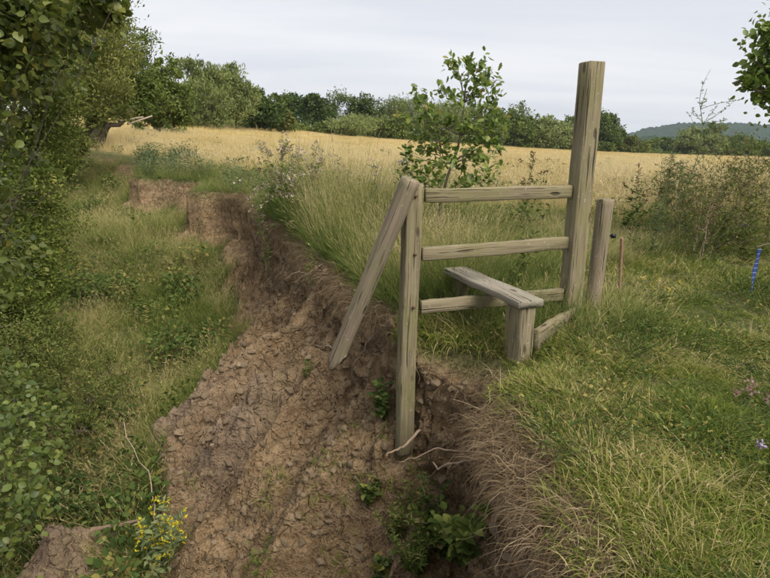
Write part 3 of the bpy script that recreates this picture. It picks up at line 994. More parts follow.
step = board('step_plank', stile, sf, sn, .195, .048, M_plank, np.cross([0, 0, 1.], unit(sn - sf)), .006, .0022, 21)
step['label'] = 'grey weathered step plank'
dr = unit(sn - sf)
for q, wd_ in ((.075, .13), (.185, .085), (.93, .1)):
    c = sn - dr * q * (1 if q < .5 else 1.0)
    gz = down(c[0], c[1], zs - .06) if True else 0
    board('step_leg', stile, (c[0], c[1], min(gz, .1) - .25), (c[0], c[1], zs - .0255), wd_, wd_ * .85, M_wood, unit(sn - sf), .006, .002, 30 + int(q * 100))
ba = at(535, 341, 3.47); bb = at(575, 316, 4.03)
bl = board('side_board', stile, ba, bb, .16, .045, M_wood, (0, 0, 1), .005, .003, 44, .05)
bl['label'] = 'pale broken board on edge'
# bolt heads on the posts
M_iron = plain_mat('rusty_iron', (.13, .075, .05), .7, .4, 90, .3, .3)
for pz, Y in ((((413, 196), 3.69)), (((412.5, 254), 3.69)), (((411, 307), 3.69))):
    c = at(pz[0] + 2, pz[1], Y + .015)
    g = MB(); tube(g, [c, c - Vv * .02, c - Vv * .024], [.011, .011, .006], 8, .5)
    g.build('bolt', M_iron, stile)

pole = log('fence_pole', None, (at(411, 179, 3.63), at(333, 368, 3.80)), .066, M_pole, 3, 20, .16)
tag(pole, 'round weathered pole hanging diagonally from the left stile post over the hole', 'pole')
rp = thing('fence_post', 'round brown wooden post standing just right of the tall stile post', 'post', hit(592, 317))
rb = at(590.5, 322, 4.3); rtp = at(605.5, 199, 4.3)
log('shaft', rp, (rtp, rb + (rb - rtp) * .25), .062, M_pole, 9, 20, 0)
g = MB()
M_black = plain_mat('black_plastic', (.012, .012, .013), .35, .2, 40, .05)
c = at(609.0, 235.5, 4.3); c2 = at(616, 236, 4.28)
tube(g, [c, c * .7 + c2 * .3, c * .65 + c2 * .35, c * .45 + c2 * .55, c2], [.008, .009, .022, .02, .017], 10, .5)
g.build('insulator', M_black, rp)
M_rust = plain_mat('rusty_stake', (.24, .145, .1), .85, .35, 25, .5)
stake = log('wooden_stake', None, (at(622, 238, 4.95), at(619, 298, 4.95)), .015, M_rust, 14, 8, 0)
tag(stake, 'short thin reddish stake in the grass behind the round post', 'stake')

# blue and white striped tape
M_tape, t_, L_ = material('striped_tape')
o_ = N(t_, 'ShaderNodeOutputMaterial'); a_ = N(t_, 'ShaderNodeAttribute', attribute_name='rnd')
wv = N(t_, 'ShaderNodeMath', operation='FRACT'); mu = N(t_, 'ShaderNodeMath', operation='MULTIPLY', inp={1: 9.0}); L_(a_.outputs['Fac'], mu.inputs[0]); L_(mu.outputs[0], wv.inputs[0])
r_ = ramp(t_, [(.0, (.014, .035, .15)), (.86, (.02, .045, .18)), (.92, (.2, .26, .48)), (.97, (.3, .36, .55))]); L_(wv.outputs[0], r_.inputs[0])
p_ = N(t_, 'ShaderNodeBsdfPrincipled', inp={'Roughness': .4}); L_(r_.outputs[0], p_.inputs['Base Color']); L_(p_.outputs[0], o_.inputs[0])
g = MB()
ta, tb = at(759.5, 249, 5.0), at(751, 291, 4.95)
n = 24
ts = np.linspace(0, 1, n)
c = ta[None] * (1 - ts[:, None]) + tb[None] * ts[:, None] + np.stack([.004 * np.sin(ts * 7), .006 * np.sin(ts * 5), 0 * ts], 1)
tw = .1 + .5 * ts + .3 * np.sin(ts * 9)
sd_ = np.stack([np.cos(tw), np.sin(tw), 0 * tw], 1) * .022
nn = np.stack([-np.sin(tw), np.cos(tw), 0 * tw], 1) * .0015
V = np.stack([c - sd_ - nn, c + sd_ - nn, c + sd_ + nn, c - sd_ + nn], 1)
F = [(4 * i + j, 4 * i + (j + 1) % 4, 4 * i + 4 + (j + 1) % 4, 4 * i + 4 + j) for i in range(n - 1) for j in range(4)]
g.add(V.reshape(-1, 3), F, np.repeat(1 - ts, 4))
tape = g.build('marker_tape', M_tape, None, tb)
tag(tape, 'strip of blue and white tape hanging at the right edge of the photo', 'tape')

M_bark = plain_mat('bark', (.11, .09, .068), .9, .4, 18, .8)
M_twig = plain_mat('dry_twig', (.34, .27, .2), .9, .3, 30, .4)
M_root = plain_mat('root', (.25, .18, .125), .9, .4, 40, .8)
M_stem = plain_mat('green_stem', (.13, .15, .06), .7, .35, 20, .2)
g = MB()
tube(g, wander(at(756, 247, 5.0), at(790, 240, 5.05), 8, .04, rng), [.007] * 4 + [.009] * 4, 6)
tube(g, wander(at(790, 244, 5.05), at(792, 300, 5.05), 6, .05, rng), .015, 6)
tw_ = g.build('dead_stick', M_bark, None, at(790, 300, 5.05)); tag(tw_, 'dark stick holding the blue and white tape', 'stick')

# ------------------------------------------------------------------ plants and trees


def blob_leaves(g, rng, blobs, n, size, tmpl, clumps=22, cl_sp=.2, up_bias=.2, shell=.55, outward=.5, wid=1.0, axis_up=0.0, rfun=None, m=0):
    """leaves gathered in clumps around the outside of several ellipsoids"""
    blobs = np.asarray(blobs, float)           # x y z rx ry rz
    wts = blobs[:, 3] * blobs[:, 5]; wts = wts / wts.sum()
    cb = rng.choice(len(blobs), int(clumps * len(blobs)), p=wts)
    dirs = unit(rng.normal(0, 1, (len(cb), 3)) + np.array([0, 0, up_bias]))
    rad = shell + (1 - shell) * rng.rand(len(cb)) ** .6
    rad *= 1 + .12 * rng.normal(0, 1, len(cb))
    cc = blobs[cb, :3] + dirs * rad[:, None] * blobs[cb, 3:]
    cs = cl_sp * (blobs[cb, 3] * blobs[cb, 5]) ** .5 * (.6 + .9 * rng.rand(len(cb)))
    ctone = rng.rand(len(cb))
    k = rng.randint(0, len(cb), n)
    off = np.clip(rng.normal(0, 1, (n, 3)), -1.7, 1.7) * cs[k][:, None]
    off[:, 2] *= .8
    pos = cc[k] + off
    ax = unit(dirs[k] * outward + rng.normal(0, .7, (n, 3)) + np.array([0, 0, axis_up]))
    nr = unit(np.array([0, 0, 1.]) * .8 + dirs[k] * .6 + rng.normal(0, .6, (n, 3)))
    r = np.clip(.55 * rng.rand(n) + .45 * ctone[k], 0, 1)
    stamp(g, tmpl[0], tmpl[1], pos, ax, nr, size * (.6 + .8 * rng.rand(n)), r, m, wid)
    return cc


def crown_blobs(rng, base, h, w, low=.18, n=9, flat=1.0):
    """ellipsoids filling a tree-crown outline"""
    B = []
    for i in range(n):
        f = (i + .5) / n
        zc = low + (1 - low) * (.12 + .76 * f)
        prof = math.sin(PI * min(1, max(.08, (zc - low) / (1 - low))) ** .8) ** .6
        a = rng.rand() * 2 * PI
        r = w / 2 * prof * .85 * math.sqrt(rng.rand()) if n > 1 else 0
        sz = w * (.22 + .14 * rng.rand()) * (.6 + .5 * prof)
        B.append((base[0] + r * math.cos(a), base[1] + r * math.sin(a) * flat, base[2] + h * zc, sz, sz * flat, min(sz * .85, h * .3)))
    return B


def tree(name, label, base, h, w, mat, seed, n=5000, leaf=.3, low=.15, nb=9, kind='round', group=None, cat='tree', trunk_r=None, bark=None):
    rng = rs(seed)
    base = np.asarray(base, float)
    root = thing(name, label, cat, base, group)
    B = crown_blobs(rng, base, h, w, low, nb)
    # fill the centre
    B.append((base[0], base[1], base[2] + h * (low + (1 - low) * .45), w * .28, w * .28, h * (1 - low) * .32))
    g = MB()
    tmpl = LEAF4
    if kind == 'willow':
        cc = blob_leaves(g, rng, B, int(n * 1.3), leaf * 1.1, tmpl, 26, .2, .5, .5, .45, .5, .75)
    elif kind == 'airy':
        cc = blob_leaves(g, rng, B, n, leaf, tmpl, 9, .22, .2, .6, .5, .8)
    else:
        cc = blob_leaves(g, rng, B, int(n * 1.3), leaf * 1.1, tmpl, 24, .17, .35, .6, .5, .95)
    g.build('crown', mat, root)
    g = MB()
    tr = trunk_r or h * .022
    topc = base + np.array([rng.normal(0, .05) * w, rng.normal(0, .05) * w, h * .8])
    tp = wander(base - np.array([0, 0, .3]), topc, 9, .06, rng)
    tube(g, tp, np.linspace(tr, tr * .25, 9), 7)
    for b in B:
        k = rng.randint(1, 6)
        tube(g, wander(tp[k], np.array(b[:3]), 6, .12, rng), np.linspace(tr * .5, tr * .1, 6), 5)
    sel = rng.choice(len(cc), min(30, len(cc)), False)
    for i in sel:
        b = B[int(np.argmin([np.linalg.norm(cc[i] - np.array(q[:3])) for q in B]))]
        tube(g, wander(np.array(b[:3]), cc[i], 4, .15, rng), np.linspace(tr * .12, tr * .04, 4), 4, cap=False)
    g.build('trunk', bark or M_bark, root)
    return root


F_dark = leaf_mat('foliage_dark', [(0, (.042, .068, .02)), (.5, (.08, .118, .034)), (1, (.145, .18, .055))], .25, obj=.3)
F_mid = leaf_mat('foliage_mid', [(0, (.07, .1, .027)), (.5, (.125, .168, .045)), (1, (.205, .24, .068))], .25, obj=.3)
F_willow = leaf_mat('foliage_willow', [(0, (.115, .145, .052)), (.5, (.2, .24, .085)), (1, (.3, .33, .13))], .25, obj=.25)
F_olive = leaf_mat('foliage_olive', [(0, (.07, .088, .024)), (.5, (.14, .16, .045)), (1, (.235, .24, .07))], .25, obj=.25)
F_oak = leaf_mat('oak_leaves', [(0, (.06, .105, .018)), (.5, (.135, .2, .032)), (.93, (.23, .29, .06)), (1, (.36, .27, .06))], .38, .42, .4, obj=0)
F_hazel = leaf_mat('hazel_leaves', [(0, (.05, .085, .018)), (.45, (.135, .17, .034)), (.88, (.21, .225, .05)), (.96, (.25, .23, .045)), (1, (.5, .4, .05))], .35, .45, .45, obj=0)
F_bram = leaf_mat('bramble_leaves', [(0, (.045, .075, .018)), (.5, (.1, .14, .03)), (.88, (.2, .23, .05)), (.96, (.33, .3, .06)), (1, (.3, .17, .07))], .3, .45, .4, obj=0)
F_rw = leaf_mat('foliage_riverside', [(0, (.1, .115, .032)), (.5, (.19, .205, .06)), (1, (.3, .3, .095))], .3, obj=.1)
F_thorn = leaf_mat('thorn_leaves', [(0, (.05, .075, .018)), (.4, (.105, .14, .032)), (.8, (.18, .205, .05)), (.95, (.25, .24, .065)), (1, (.3, .2, .07))], .3, obj=0)
F_scrub = leaf_mat('scrub_leaves', [(0, (.06, .075, .024)), (.4, (.12, .145, .04)), (.8, (.2, .22, .065)), (1, (.3, .24, .1))], .25, obj=.2)


def px_tree(name, label, x, w_px, top, base_y, D, mat, seed, **kw):
    """tree on the ground at distance D whose outline spans the given photo pixels"""
    p = at(x, base_y, D)
    gz = surface(np.array([p[0]]), np.array([p[1]]))[0][0, 2]
    depth = np.dot(at(x, (top + base_y) / 2, D) - CAM, fwd)
    h = max(at(x, top, D)[2] - gz, .5)
    wd = w_px * 1.12 * depth / FPX
    return tree(name, label, (p[0], p[1], gz), h, wd, mat, seed, **kw)


# far row, left to right
px_tree('alder_tree', 'dense dark green tree between the riverside willow and the pale willow pair', 160, 52, 60, 126, 48, F_mid, 101, n=12000, leaf=.24, nb=11, low=.02)
px_tree('willow_tree', 'tall pale feathery willow, left one of the pair at the field edge', 203, 44, 66, 126, 84, F_willow, 102, n=9000, leaf=.5, kind='willow', nb=11, low=.05, group='pale willows at the field edge')
px_tree('willow_tree', 'tall pale feathery willow, right one of the pair at the field edge', 236, 40, 66, 128, 90, F_willow, 103, n=9000, leaf=.5, kind='willow', nb=11, low=.05, group='pale willows at the field edge')
px_tree('willow_bush', 'round pale grey-green willow bush in front of the willow pair', 208, 50, 88, 127, 76, F_willow, 104, n=8000, leaf=.38, kind='willow', nb=9, low=.0, cat='bush')
px_tree('field_bush', 'small light green bush at the left foot of the willows', 180, 18, 112, 126, 72, F_olive, 105, n=2500, leaf=.3, nb=5, low=.0, cat='bush')
px_tree('field_tree', 'dark round tree just right of the willow pair', 258, 32, 92, 130, 100, F_dark, 106, n=6000, leaf=.42, nb=9, low=.05)
px_tree('field_tree', 'low dark tree with a thin top right of the dark round tree', 277, 30, 96, 131, 112, F_dark, 107, n=5000, leaf=.45, nb=8, low=.05)
px_tree('field_bush', 'small yellowish bush in front of the dark trees left of centre', 284, 18, 110, 131, 104, F_olive, 108, n=2000, leaf=.36, nb=5, low=.0, cat='bush')
px_tree('field_tree', 'dark tree with a flat grey-green top left of the tall airy tree', 293, 26, 94, 131, 150, F_dark, 109, n=4500, leaf=.55, nb=8, low=.1)
px_tree('field_tree', 'broad dark tree immediately left of the tall airy tree', 314, 34, 96, 133, 135, F_dark, 110, n=6000, leaf=.5, nb=9, low=.02)
px_tree('airy_tree', 'tall airy tree with see-through crown above the far hedge', 335, 27, 89, 134, 150, F_mid, 111, n=2300, leaf=.5, nb=8, low=.3, kind='airy')
px_tree('field_tree', 'dark dome-shaped tree right of the tall airy tree', 360, 36, 96, 136, 150, F_dark, 112, n=6500, leaf=.52, nb=9, low=.05)
px_tree('willow_bush', 'wide grey-green willow thicket below the airy tree', 349, 46, 118, 136, 128, F_willow, 113, n=6000, leaf=.5, kind='willow', nb=9, low=.0, cat='bush')
px_tree('field_bush', 'small green bush left of the willow thicket', 320, 20, 124, 135, 124, F_mid, 114, n=2000, leaf=.42, nb=5, low=.0, cat='bush')
px_tree('willow_tree', 'broad pale willow left behind the oak sapling', 398, 56, 102, 140, 145, F_willow, 115, n=9000, leaf=.6, kind='willow', nb=11, low=.0)
px_tree('field_bush', 'round green bush at the foot of the broad willow', 393, 32, 117, 140, 138, F_mid, 116, n=4000, leaf=.5, nb=7, low=.0, cat='bush')
px_tree('willow_tree', 'broad pale tree directly behind the oak sapling', 440, 52, 106, 143, 152, F_willow, 117, n=8000, leaf=.6, kind='willow', nb=10, low=.0)
px_tree('field_tree', 'green tree behind the right side of the oak sapling', 478, 44, 110, 145, 158, F_mid, 118, n=6500, leaf=.58, nb=9, low=.0)
px_tree('field_tree', 'broad green tree between the oak sapling and the tall post', 513, 44, 112, 148, 165, F_mid, 119, n=7000, leaf=.6, nb=9, low=.0)
px_tree('field_tree', 'lower grey-green tree just left of the tall post', 545, 40, 120, 149, 168, F_willow, 120, n=6000, leaf=.6, nb=9, low=.0)
px_tree('field_tree', 'green tree partly hidden behind the tall stile post', 570, 34, 121, 151, 175, F_mid, 121, n=5000, leaf=.6, nb=8, low=.0)
px_tree('field_tree', 'dark rounded oak right of the tall stile post', 609, 32, 116, 153, 178, F_dark, 122, n=7000, leaf=.6, nb=9, low=.08)
px_tree('field_bush', 'light green bush right of the dark rounded oak', 629, 26, 138, 154, 180, F_olive, 123, n=3000, leaf=.55, nb=6, low=.0, cat='bush')
px_tree('field_bush', 'low green bush at the foot of the dark rounded oak', 604, 20, 143, 154, 172, F_mid, 124, n=2200, leaf=.5, nb=5, low=.0, cat='bush')
px_tree('field_tree', 'grey-green tree below the wooded hill behind the right thicket', 700, 40, 128, 157, 205, F_willow, 125, n=6000, leaf=.7, nb=8, low=.0)
px_tree('field_tree', 'green tree at the right edge of the field below the hill', 745, 40, 138, 158, 210, F_mid, 126, n=5000, leaf=.7, nb=8, low=.0)
rng = rs(31)
words = ['first', 'second', 'third', 'fourth', 'fifth', 'sixth']
for i, x_ in enumerate((648, 664, 682, 722, 764)):
    px_tree('hedge_bush', words[i] + ' hedge bush along the far field edge, counted from the dark rounded oak rightwards', x_, 26, 139 + rng.randint(0, 6), 157, 215, [F_mid, F_dark, F_olive][i % 3], 140 + i,
            n=3000, leaf=.6, nb=6, low=.0, cat='bush', group='hedge below the hill')

# low undergrowth closing the foot of the tree row
rng = rs(37)
g = MB()
nu = 42000
xu = rng.uniform(60, 790, nu)
Du = np.interp(xu, FX, FD) * rng.uniform(1.03, 1.16, nu)
yu = np.interp(xu, FX, FY)
Pu = np.array([at(a, b, c) for a, b, c in zip(xu, yu, Du)])
zg = surface(Pu[:, 0], Pu[:, 1])[0][:, 2]
hu = np.clip(2.2 + 3.5 * fbm(Pu[:, 0] * .12, Pu[:, 1] * .12, 3), .8, 4.2)
Pu[:, 2] = zg + hu * rng.rand(nu) ** .8
stamp(g, LEAF4[0], LEAF4[1], Pu, rng.normal(0, 1, (nu, 3)) + np.array([0, 0, .5]), rng.normal(0, 1, (nu, 3)) + np.array([0, 0, .8]), .55 * rng.uniform(.6, 1.3, nu), rng.rand(nu), 0, .9)
ug = g.build('undergrowth', F_mid)
tag(ug, 'low green undergrowth closing the foot of the far tree row', 'undergrowth', kind='stuff')

# wooded hill
M_hill, t_, L_ = material('hill_woods')
o_ = N(t_, 'ShaderNodeOutputMaterial'); ge = N(t_, 'ShaderNodeNewGeometry')
n_ = N(t_, 'ShaderNodeTexNoise', inp={'Scale': .03, 'Detail': 6, 'Roughness': .7}); L_(ge.outputs['Position'], n_.inputs['Vector'])
r_ = ramp(t_, [(.3, (.016, .03, .014)), (.55, (.03, .05, .022)), (.75, (.06, .08, .035))]); L_(n_.outputs[0], r_.inputs[0])
p_ = N(t_, 'ShaderNodeBsdfPrincipled', inp={'Roughness': .95, 'Specular IOR Level': 0}); L_(r_.outputs[0], p_.inputs['Base Color']); L_(p_.outputs[0], o_.inputs[0])


def hill(name, Y, depth, prof, mat, n=420, amp=9, cell=14):
    """ridge whose skyline follows (px, py) pairs at distance Y, with tree-crown bumps"""
    xs = np.linspace(at(prof[0][0], 140, Y)[0], at(prof[-1][0], 140, Y)[0], n)
    vs = np.linspace(-1, 1, 70)
    tx = np.array([at(a, b, Y)[0] for a, b in prof]); tz = np.array([at(a, b, Y)[2] for a, b in prof])
    Z = np.interp(xs, tx, tz)
    X, V = np.meshgrid(xs, vs)
    Yg = Y + V * depth * 1.0
    zz = -12 + (Z[None] + 12) * np.cos(V * PI / 2) ** .8
    d1, d2, idv = worley(X / cell, Yg / cell)
    bump = (1 - np.clip(d1, 0, 1)) * (.5 + idv) + .5 * fbm(X / cell / 3, Yg / cell / 3, 3)
    zz = zz + amp * (bump - .9) * np.clip((zz + 12) / 12, 0, 1)
    P = np.stack([X, Yg, zz], -1).reshape(-1, 3)
    i2 = np.arange(X.size).reshape(X.shape)
    F = np.stack([i2[:-1, :-1], i2[:-1, 1:], i2[1:, 1:], i2[1:, :-1]], -1).reshape(-1, 4)
    g = MB(); g.add(P, F)
    o = g.build(name, mat, None, None, True)
    tag(o, kind='structure')
    return o


hill('wooded_hill', 1700, 420, [(560, 150), (620, 137), (650, 130), (675, 124), (690, 122.5), (730, 123.5), (770, 125), (900, 124), (1100, 140)], M_hill, 500, 9, 15)
hill('lower_woods', 900, 160, [(500, 150), (540, 136), (600, 138), (640, 136), (680, 138), (730, 142), (800, 140), (1000, 150)], M_hill, 300, 7, 13)

# riverside willow and scrub on the left
def px_blobs(lst):
    return [(*at(a, b, Y), r, r, r * .9) for a, b, Y, r in lst]


def bush(name, label, base, lst, n, size, tmpl, mat, seed, clumps=26, cl=.2, wid=1.0, nbr=40, br=.03, cat='bush', axis_up=0., shell=.5, outward=.5, bark=None, amp=.12):
    rng = rs(seed)
    base = np.asarray(base, float)
    root = thing(name, label, cat, base)
    B = px_blobs(lst)
    g = MB()
    cc = blob_leaves(g, rng, B, n, size, tmpl, clumps, cl, .3, shell, outward, wid, axis_up)
    g.build('crown', mat, root)
    g = MB()
    mids = []
    for b in B:
        p = wander(base - np.array([0, 0, .15]), np.array(b[:3]), 9, amp, rng)
        tube(g, p, np.linspace(br, br * .35, 9), 6)
    for i in rng.choice(len(cc), min(nbr, len(cc)), False):
        b = B[int(np.argmin([np.linalg.norm(cc[i] - np.array(q[:3])) for q in B]))]
        tube(g, wander(np.array(b[:3]), cc[i], 5, .2, rng), np.linspace(br * .3, br * .08, 5), 4, cap=False)
    g.build('trunk', bark or M_bark, root)
    return root


def gnd(px, py, Y):
    p = at(px, py, Y)
    p[2] = surface(np.array([p[0]]), np.array([p[1]]))[0][0, 2]
    return p


bush('riverside_willow', 'big olive-green feathery willow on the left above the slumped bank', gnd(45, 190, 19),
     [(65, 60, 20, 2.0), (98, 72, 19.5, 1.3), (102, 98, 19, 1.0), (72, 118, 18.5, 1.1), (40, 110, 19, 1.6), (42, 150, 18, 1.0), (70, 142, 18.5, .6), (35, 30, 21, 2.1), (88, 25, 21, 1.2), (20, -20, 21, 2.2), (118, 88, 20, .5), (115, 55, 20.5, .7)],
     50000, .14, LEAF4, F_rw, 201, 30, .2, .42, 60, .07, 'tree', .5, .45)
bush('riverside_tree', 'dark tree with a high crown behind the riverside willow', gnd(95, 150, 30),
     [(80, 25, 31, 2.6), (112, 45, 30, 1.7), (125, 80, 30, 1.6), (60, -10, 31, 2.6), (100, 90, 30, 2.0), (137, 100, 30, 1.2)],
     22000, .22, LEAF4, F_mid, 202, 28, .2, .6, 50, .2, 'tree')
bush('thorn_bush', 'dark green thorn bush filling the left edge at mid height', gnd(-60, 300, 8),
     [(0, 110, 9, 1.1), (38, 150, 10, .7), (12, 200, 8.5, .85), (38, 225, 9.5, .6), (5, 270, 8, .85), (-15, 330, 7, .9), (28, 300, 8.2, .5), (0, 60, 9, 1.0), (30, 95, 10, .6), (20, 250, 8.5, .6)],
     62000, .055, LEAF4, F_thorn, 203, 36, .19, .75, 60, .06)
bush('hazel_bush', 'broad-leaved branches reaching in at the top left corner', gnd(-330, 300, 3.9),
     [(0, 15, 3.6, .42), (45, 8, 3.5, .3), (85, -8, 3.6, .2), (25, 45, 3.7, .3), (70, 35, 3.5, .2), (0, 85, 3.8, .3), (-25, 150, 4.0, .35), (-30, 210, 4.4, .34), (95, 8, 3.4, .12), (118, -4, 3.3, .12), (-40, 60, 3.6, .5), (-60, 250, 4.0, .5)],
     7600, .052, LEAF8, F_hazel, 204, 22, .25, 1.0, 70, .005, amp=.03)
bush('bramble_bush', 'bramble with yellow-green leaves in the lower left corner', gnd(-160, 560, 3.2),
     [(5, 430, 3.8, .3), (25, 450, 3.6, .22), (40, 470, 3.4, .16), (5, 490, 3.2, .28), (30, 415, 4.2, .25), (10, 540, 3.0, .2), (55, 440, 4.0, .15), (-20, 400, 4.0, .35), (-30, 520, 3.2, .4)],
     2100, .046, LEAF8, F_bram, 205, 18, .3, 1.05, 60, .008)
bush('low_scrub', 'brownish low scrub on the slumped ground at the left', gnd(60, 420, 6.5),
     [(20, 360, 6.6, .55), (60, 375, 6.4, .42), (95, 395, 6.0, .34), (50, 345, 7.2, .45), (110, 370, 6.6, .28), (85, 430, 5.4, .25), (15, 400, 5.6, .4)],
     15000, .04, LEAF4, F_scrub, 206, 30, .2, .6, 80, .018)
bush('overhanging_tree', 'leafy branch tips of a tree entering at the top right edge', (15.5, 11, down(15.5, 11)),
     [(790, 55, 10, .6), (775, 80, 9.8, .4), (752, 82, 9.8, .22), (733, 83, 9.7, .1), (758, 62, 9.8, .18), (764, 98, 9.8, .16), (800, 90, 10, .6), (772, 38, 9.9, .2), (815, 40, 10.2, .7), (768, 28, 9.8, .1), (742, 86, 9.7, .1)],
     3600, .10, LEAF8, F_oak, 207, 16, .3, 1.0, 50, .05, 'tree')
bush('thicket', 'tangled thicket of weeds and thorn on the right beside the field', gnd(705, 250, 7.6),
     [(660, 195, 8.2, .35), (690, 205, 7.8, .45), (725, 195, 8.0, .5), (760, 185, 8.0, .55), (745, 225, 7.2, .42), (705, 235, 7.2, .32), (675, 225, 7.5, .3), (780, 215, 7.5, .6), (735, 170, 8.3, .3), (680, 180, 8.2, .2), (765, 160, 8.3, .25)],
     6500, .045, LEAF4, F_scrub, 208, 24, .36, .45, 160, .01)

# oak sapling behind the stile
rng = rs(55)
sb = at(440, 250, 6.5); sb[2] = down(sb[0], sb[1])
sap = thing('oak_sapling', 'young oak sapling with lobed leaves behind the stile rails', 'sapling', sb)
gt = MB(); gl = MB()
main = [sb - np.array([0, 0, .1]), at(440, 205, 6.5), at(448, 175, 6.5), at(458, 148, 6.5), at(463, 115, 6.55), at(466, 85, 6.6), at(470, 70, 6.6)]
main = np.array(main)
tube(gt, main, [.02, .018, .016, .014, .01, .006, .003], 7)
tips = [(420, 88, 2), (448, 60, 4), (455, 64, 4), (482, 58, 4), (497, 82, 4), (502, 92, 3), (413, 95, 3), (402, 118, 2), (425, 112, 3), (440, 90, 4), (488, 105, 3), (500, 115, 3), (480, 80, 4), (405, 150, 2), (418, 135, 2), (430, 165, 2), (495, 140, 2), (488, 160, 2),
        (478, 175, 1), (405, 172, 1), (450, 120, 3), (470, 120, 3), (440, 140, 2), (470, 150, 2), (480, 130, 3), (415, 120, 2), (460, 165, 2), (455, 100, 4), (468, 62, 5), (475, 95, 4), (420, 180, 1), (500, 168, 1), (435, 118, 3), (492, 72, 4), (410, 160, 1), (425, 150, 2), (440, 172, 1), (462, 180, 1), (490, 178, 1), (500, 150, 2), (415, 142, 2), (478, 145, 2), (408, 182, 1), (505, 125, 3), (450, 155, 2), (468, 135, 3)]
for (tx_, ty_, k) in tips:
    tp = at(tx_, ty_, 6.5 + rng.uniform(-.45, .45))
    br = wander(main[k] * .6 + main[min(k + 1, 6)] * .4, tp, 9, .1, rng)
    tube(gt, br, np.linspace(.006, .0015, 9), 4, cap=False)
    m_ = 34
    f = .4 + .62 * rng.rand(m_) ** .55
    pos = np.stack([np.interp(f, np.linspace(0, 1, 9), br[:, c]) for c in range(3)], 1) + rng.normal(0, .036, (m_, 3))
    ax = unit(unit(br[-1] - br[0]) * .5 + rng.normal(0, .75, (m_, 3)))
    nr = unit(np.array([0, -.25, 1.]) + rng.normal(0, .6, (m_, 3)))
    stamp(gl, OAK[0], OAK[1], pos, ax, nr, .078 * (.6 + .6 * rng.rand(m_)), rng.rand(m_), 0, 1.1)
gt.build('trunk', M_bark, sap); gl.build('crown', F_oak, sap)


def herb(name, label, base, h, stems, spread, leaf, nleaf, mat, seed, group=None, flower=None, nfl=0, fsize=.03, wid=.5, tmpl=LEAF4, branch=0, stem_r=.004, cat='plant', ftop=.75, lean=(0, 0), droop=0., stem_mat=None):
    """upright herb: stems with leaves along them and flower heads near the top"""
    rng = rs(seed)
    base = np.asarray(base, float)
    root = thing(name, label, cat, base, group)
    gs, gl, gf = MB(), MB(), MB()
    for i in range(stems):
        a = rng.rand() * 2 * PI
        hh = h * (.65 + .35 * rng.rand()) if i else h
        tip = base + np.array([spread * math.cos(a) * rng.rand() + lean[0] * hh, spread * math.sin(a) * rng.rand() + lean[1] * hh, hh])
        st = base + np.array([math.cos(a), math.sin(a), 0]) * spread * .15 - np.array([0, 0, .04])
        p = wander(st, tip, 10, .06, rng)
        tube(gs, p, np.linspace(stem_r, stem_r * .35, 10), 5)
        paths = [p]
        for b in range(branch):
            k = rng.randint(4, 9)
            e = p[k] + unit(rng.normal(0, 1, 3) * np.array([1, 1, .3]) + np.array([0, 0, .8])) * hh * (.1 + .16 * rng.rand())
            q = wander(p[k], e, 6, .08, rng)
            tube(gs, q, np.linspace(stem_r * .5, stem_r * .2, 6), 4, cap=False)
            paths.append(q)
        for j, q in enumerate(paths):
            m = nleaf if j == 0 else max(2, nleaf // 4)
            f = rng.rand(m) * .93 + .05
            pos = np.stack([np.interp(f, np.linspace(0, 1, len(q)), q[:, c]) for c in range(3)], 1)
            an = rng.rand(m) * 2 * PI
            ax = np.stack([np.cos(an), np.sin(an), .45 - droop + rng.normal(0, .3, m)], 1)
            stamp(gl, tmpl[0], tmpl[1], pos, ax, np.array([0, 0, 1]) + rng.normal(0, .4, (m, 3)), leaf * (1.15 - .6 * f) * (.7 + .6 * rng.rand(m)), rng.rand(m), 0, wid)
            if flower is not None:
                mm = nfl if j == 0 else max(1, nfl // 2)
                f = ftop + (1 - ftop) * rng.rand(mm)
                pos = np.stack([np.interp(f, np.linspace(0, 1, len(q)), q[:, c]) for c in range(3)], 1) + rng.normal(0, fsize * .7, (mm, 3))
                for c in range(5):
                    stamp(gf, LEAF4[0], LEAF4[1], pos, rng.normal(0, 1, (mm, 3)) + np.array([0, 0, .6]), rng.normal(0, 1, (mm, 3)), fsize * (.6 + .6 * rng.rand(mm)), rng.rand(mm), 0, .9)
    gs.build('stem', stem_mat or M_stem, root)
    if gl.n:
        gl.build('foliage', mat, root)
    if gf.n:
        gf.build('flower_heads', flower, root)['kind'] = 'stuff'
    return root


FL_y = leaf_mat('yellow_petals', [(0, (.5, .38, .02)), (1, (.7, .6, .05))], .3)
FL_w = leaf_mat('thistle_down', [(0, (.22, .15, .12)), (.5, (.4, .33, .26)), (1, (.55, .5, .42))], .3)
FL_k = leaf_mat('faded_pink_petals', [(0, (.26, .15, .13)), (1, (.45, .32, .27))], .3)
FL_p = leaf_mat('mauve_petals', [(0, (.35, .25, .45)), (1, (.55, .45, .65))], .3)
FL_b = leaf_mat('brown_seedheads', [(0, (.12, .07, .045)), (1, (.25, .16, .1))], .2)

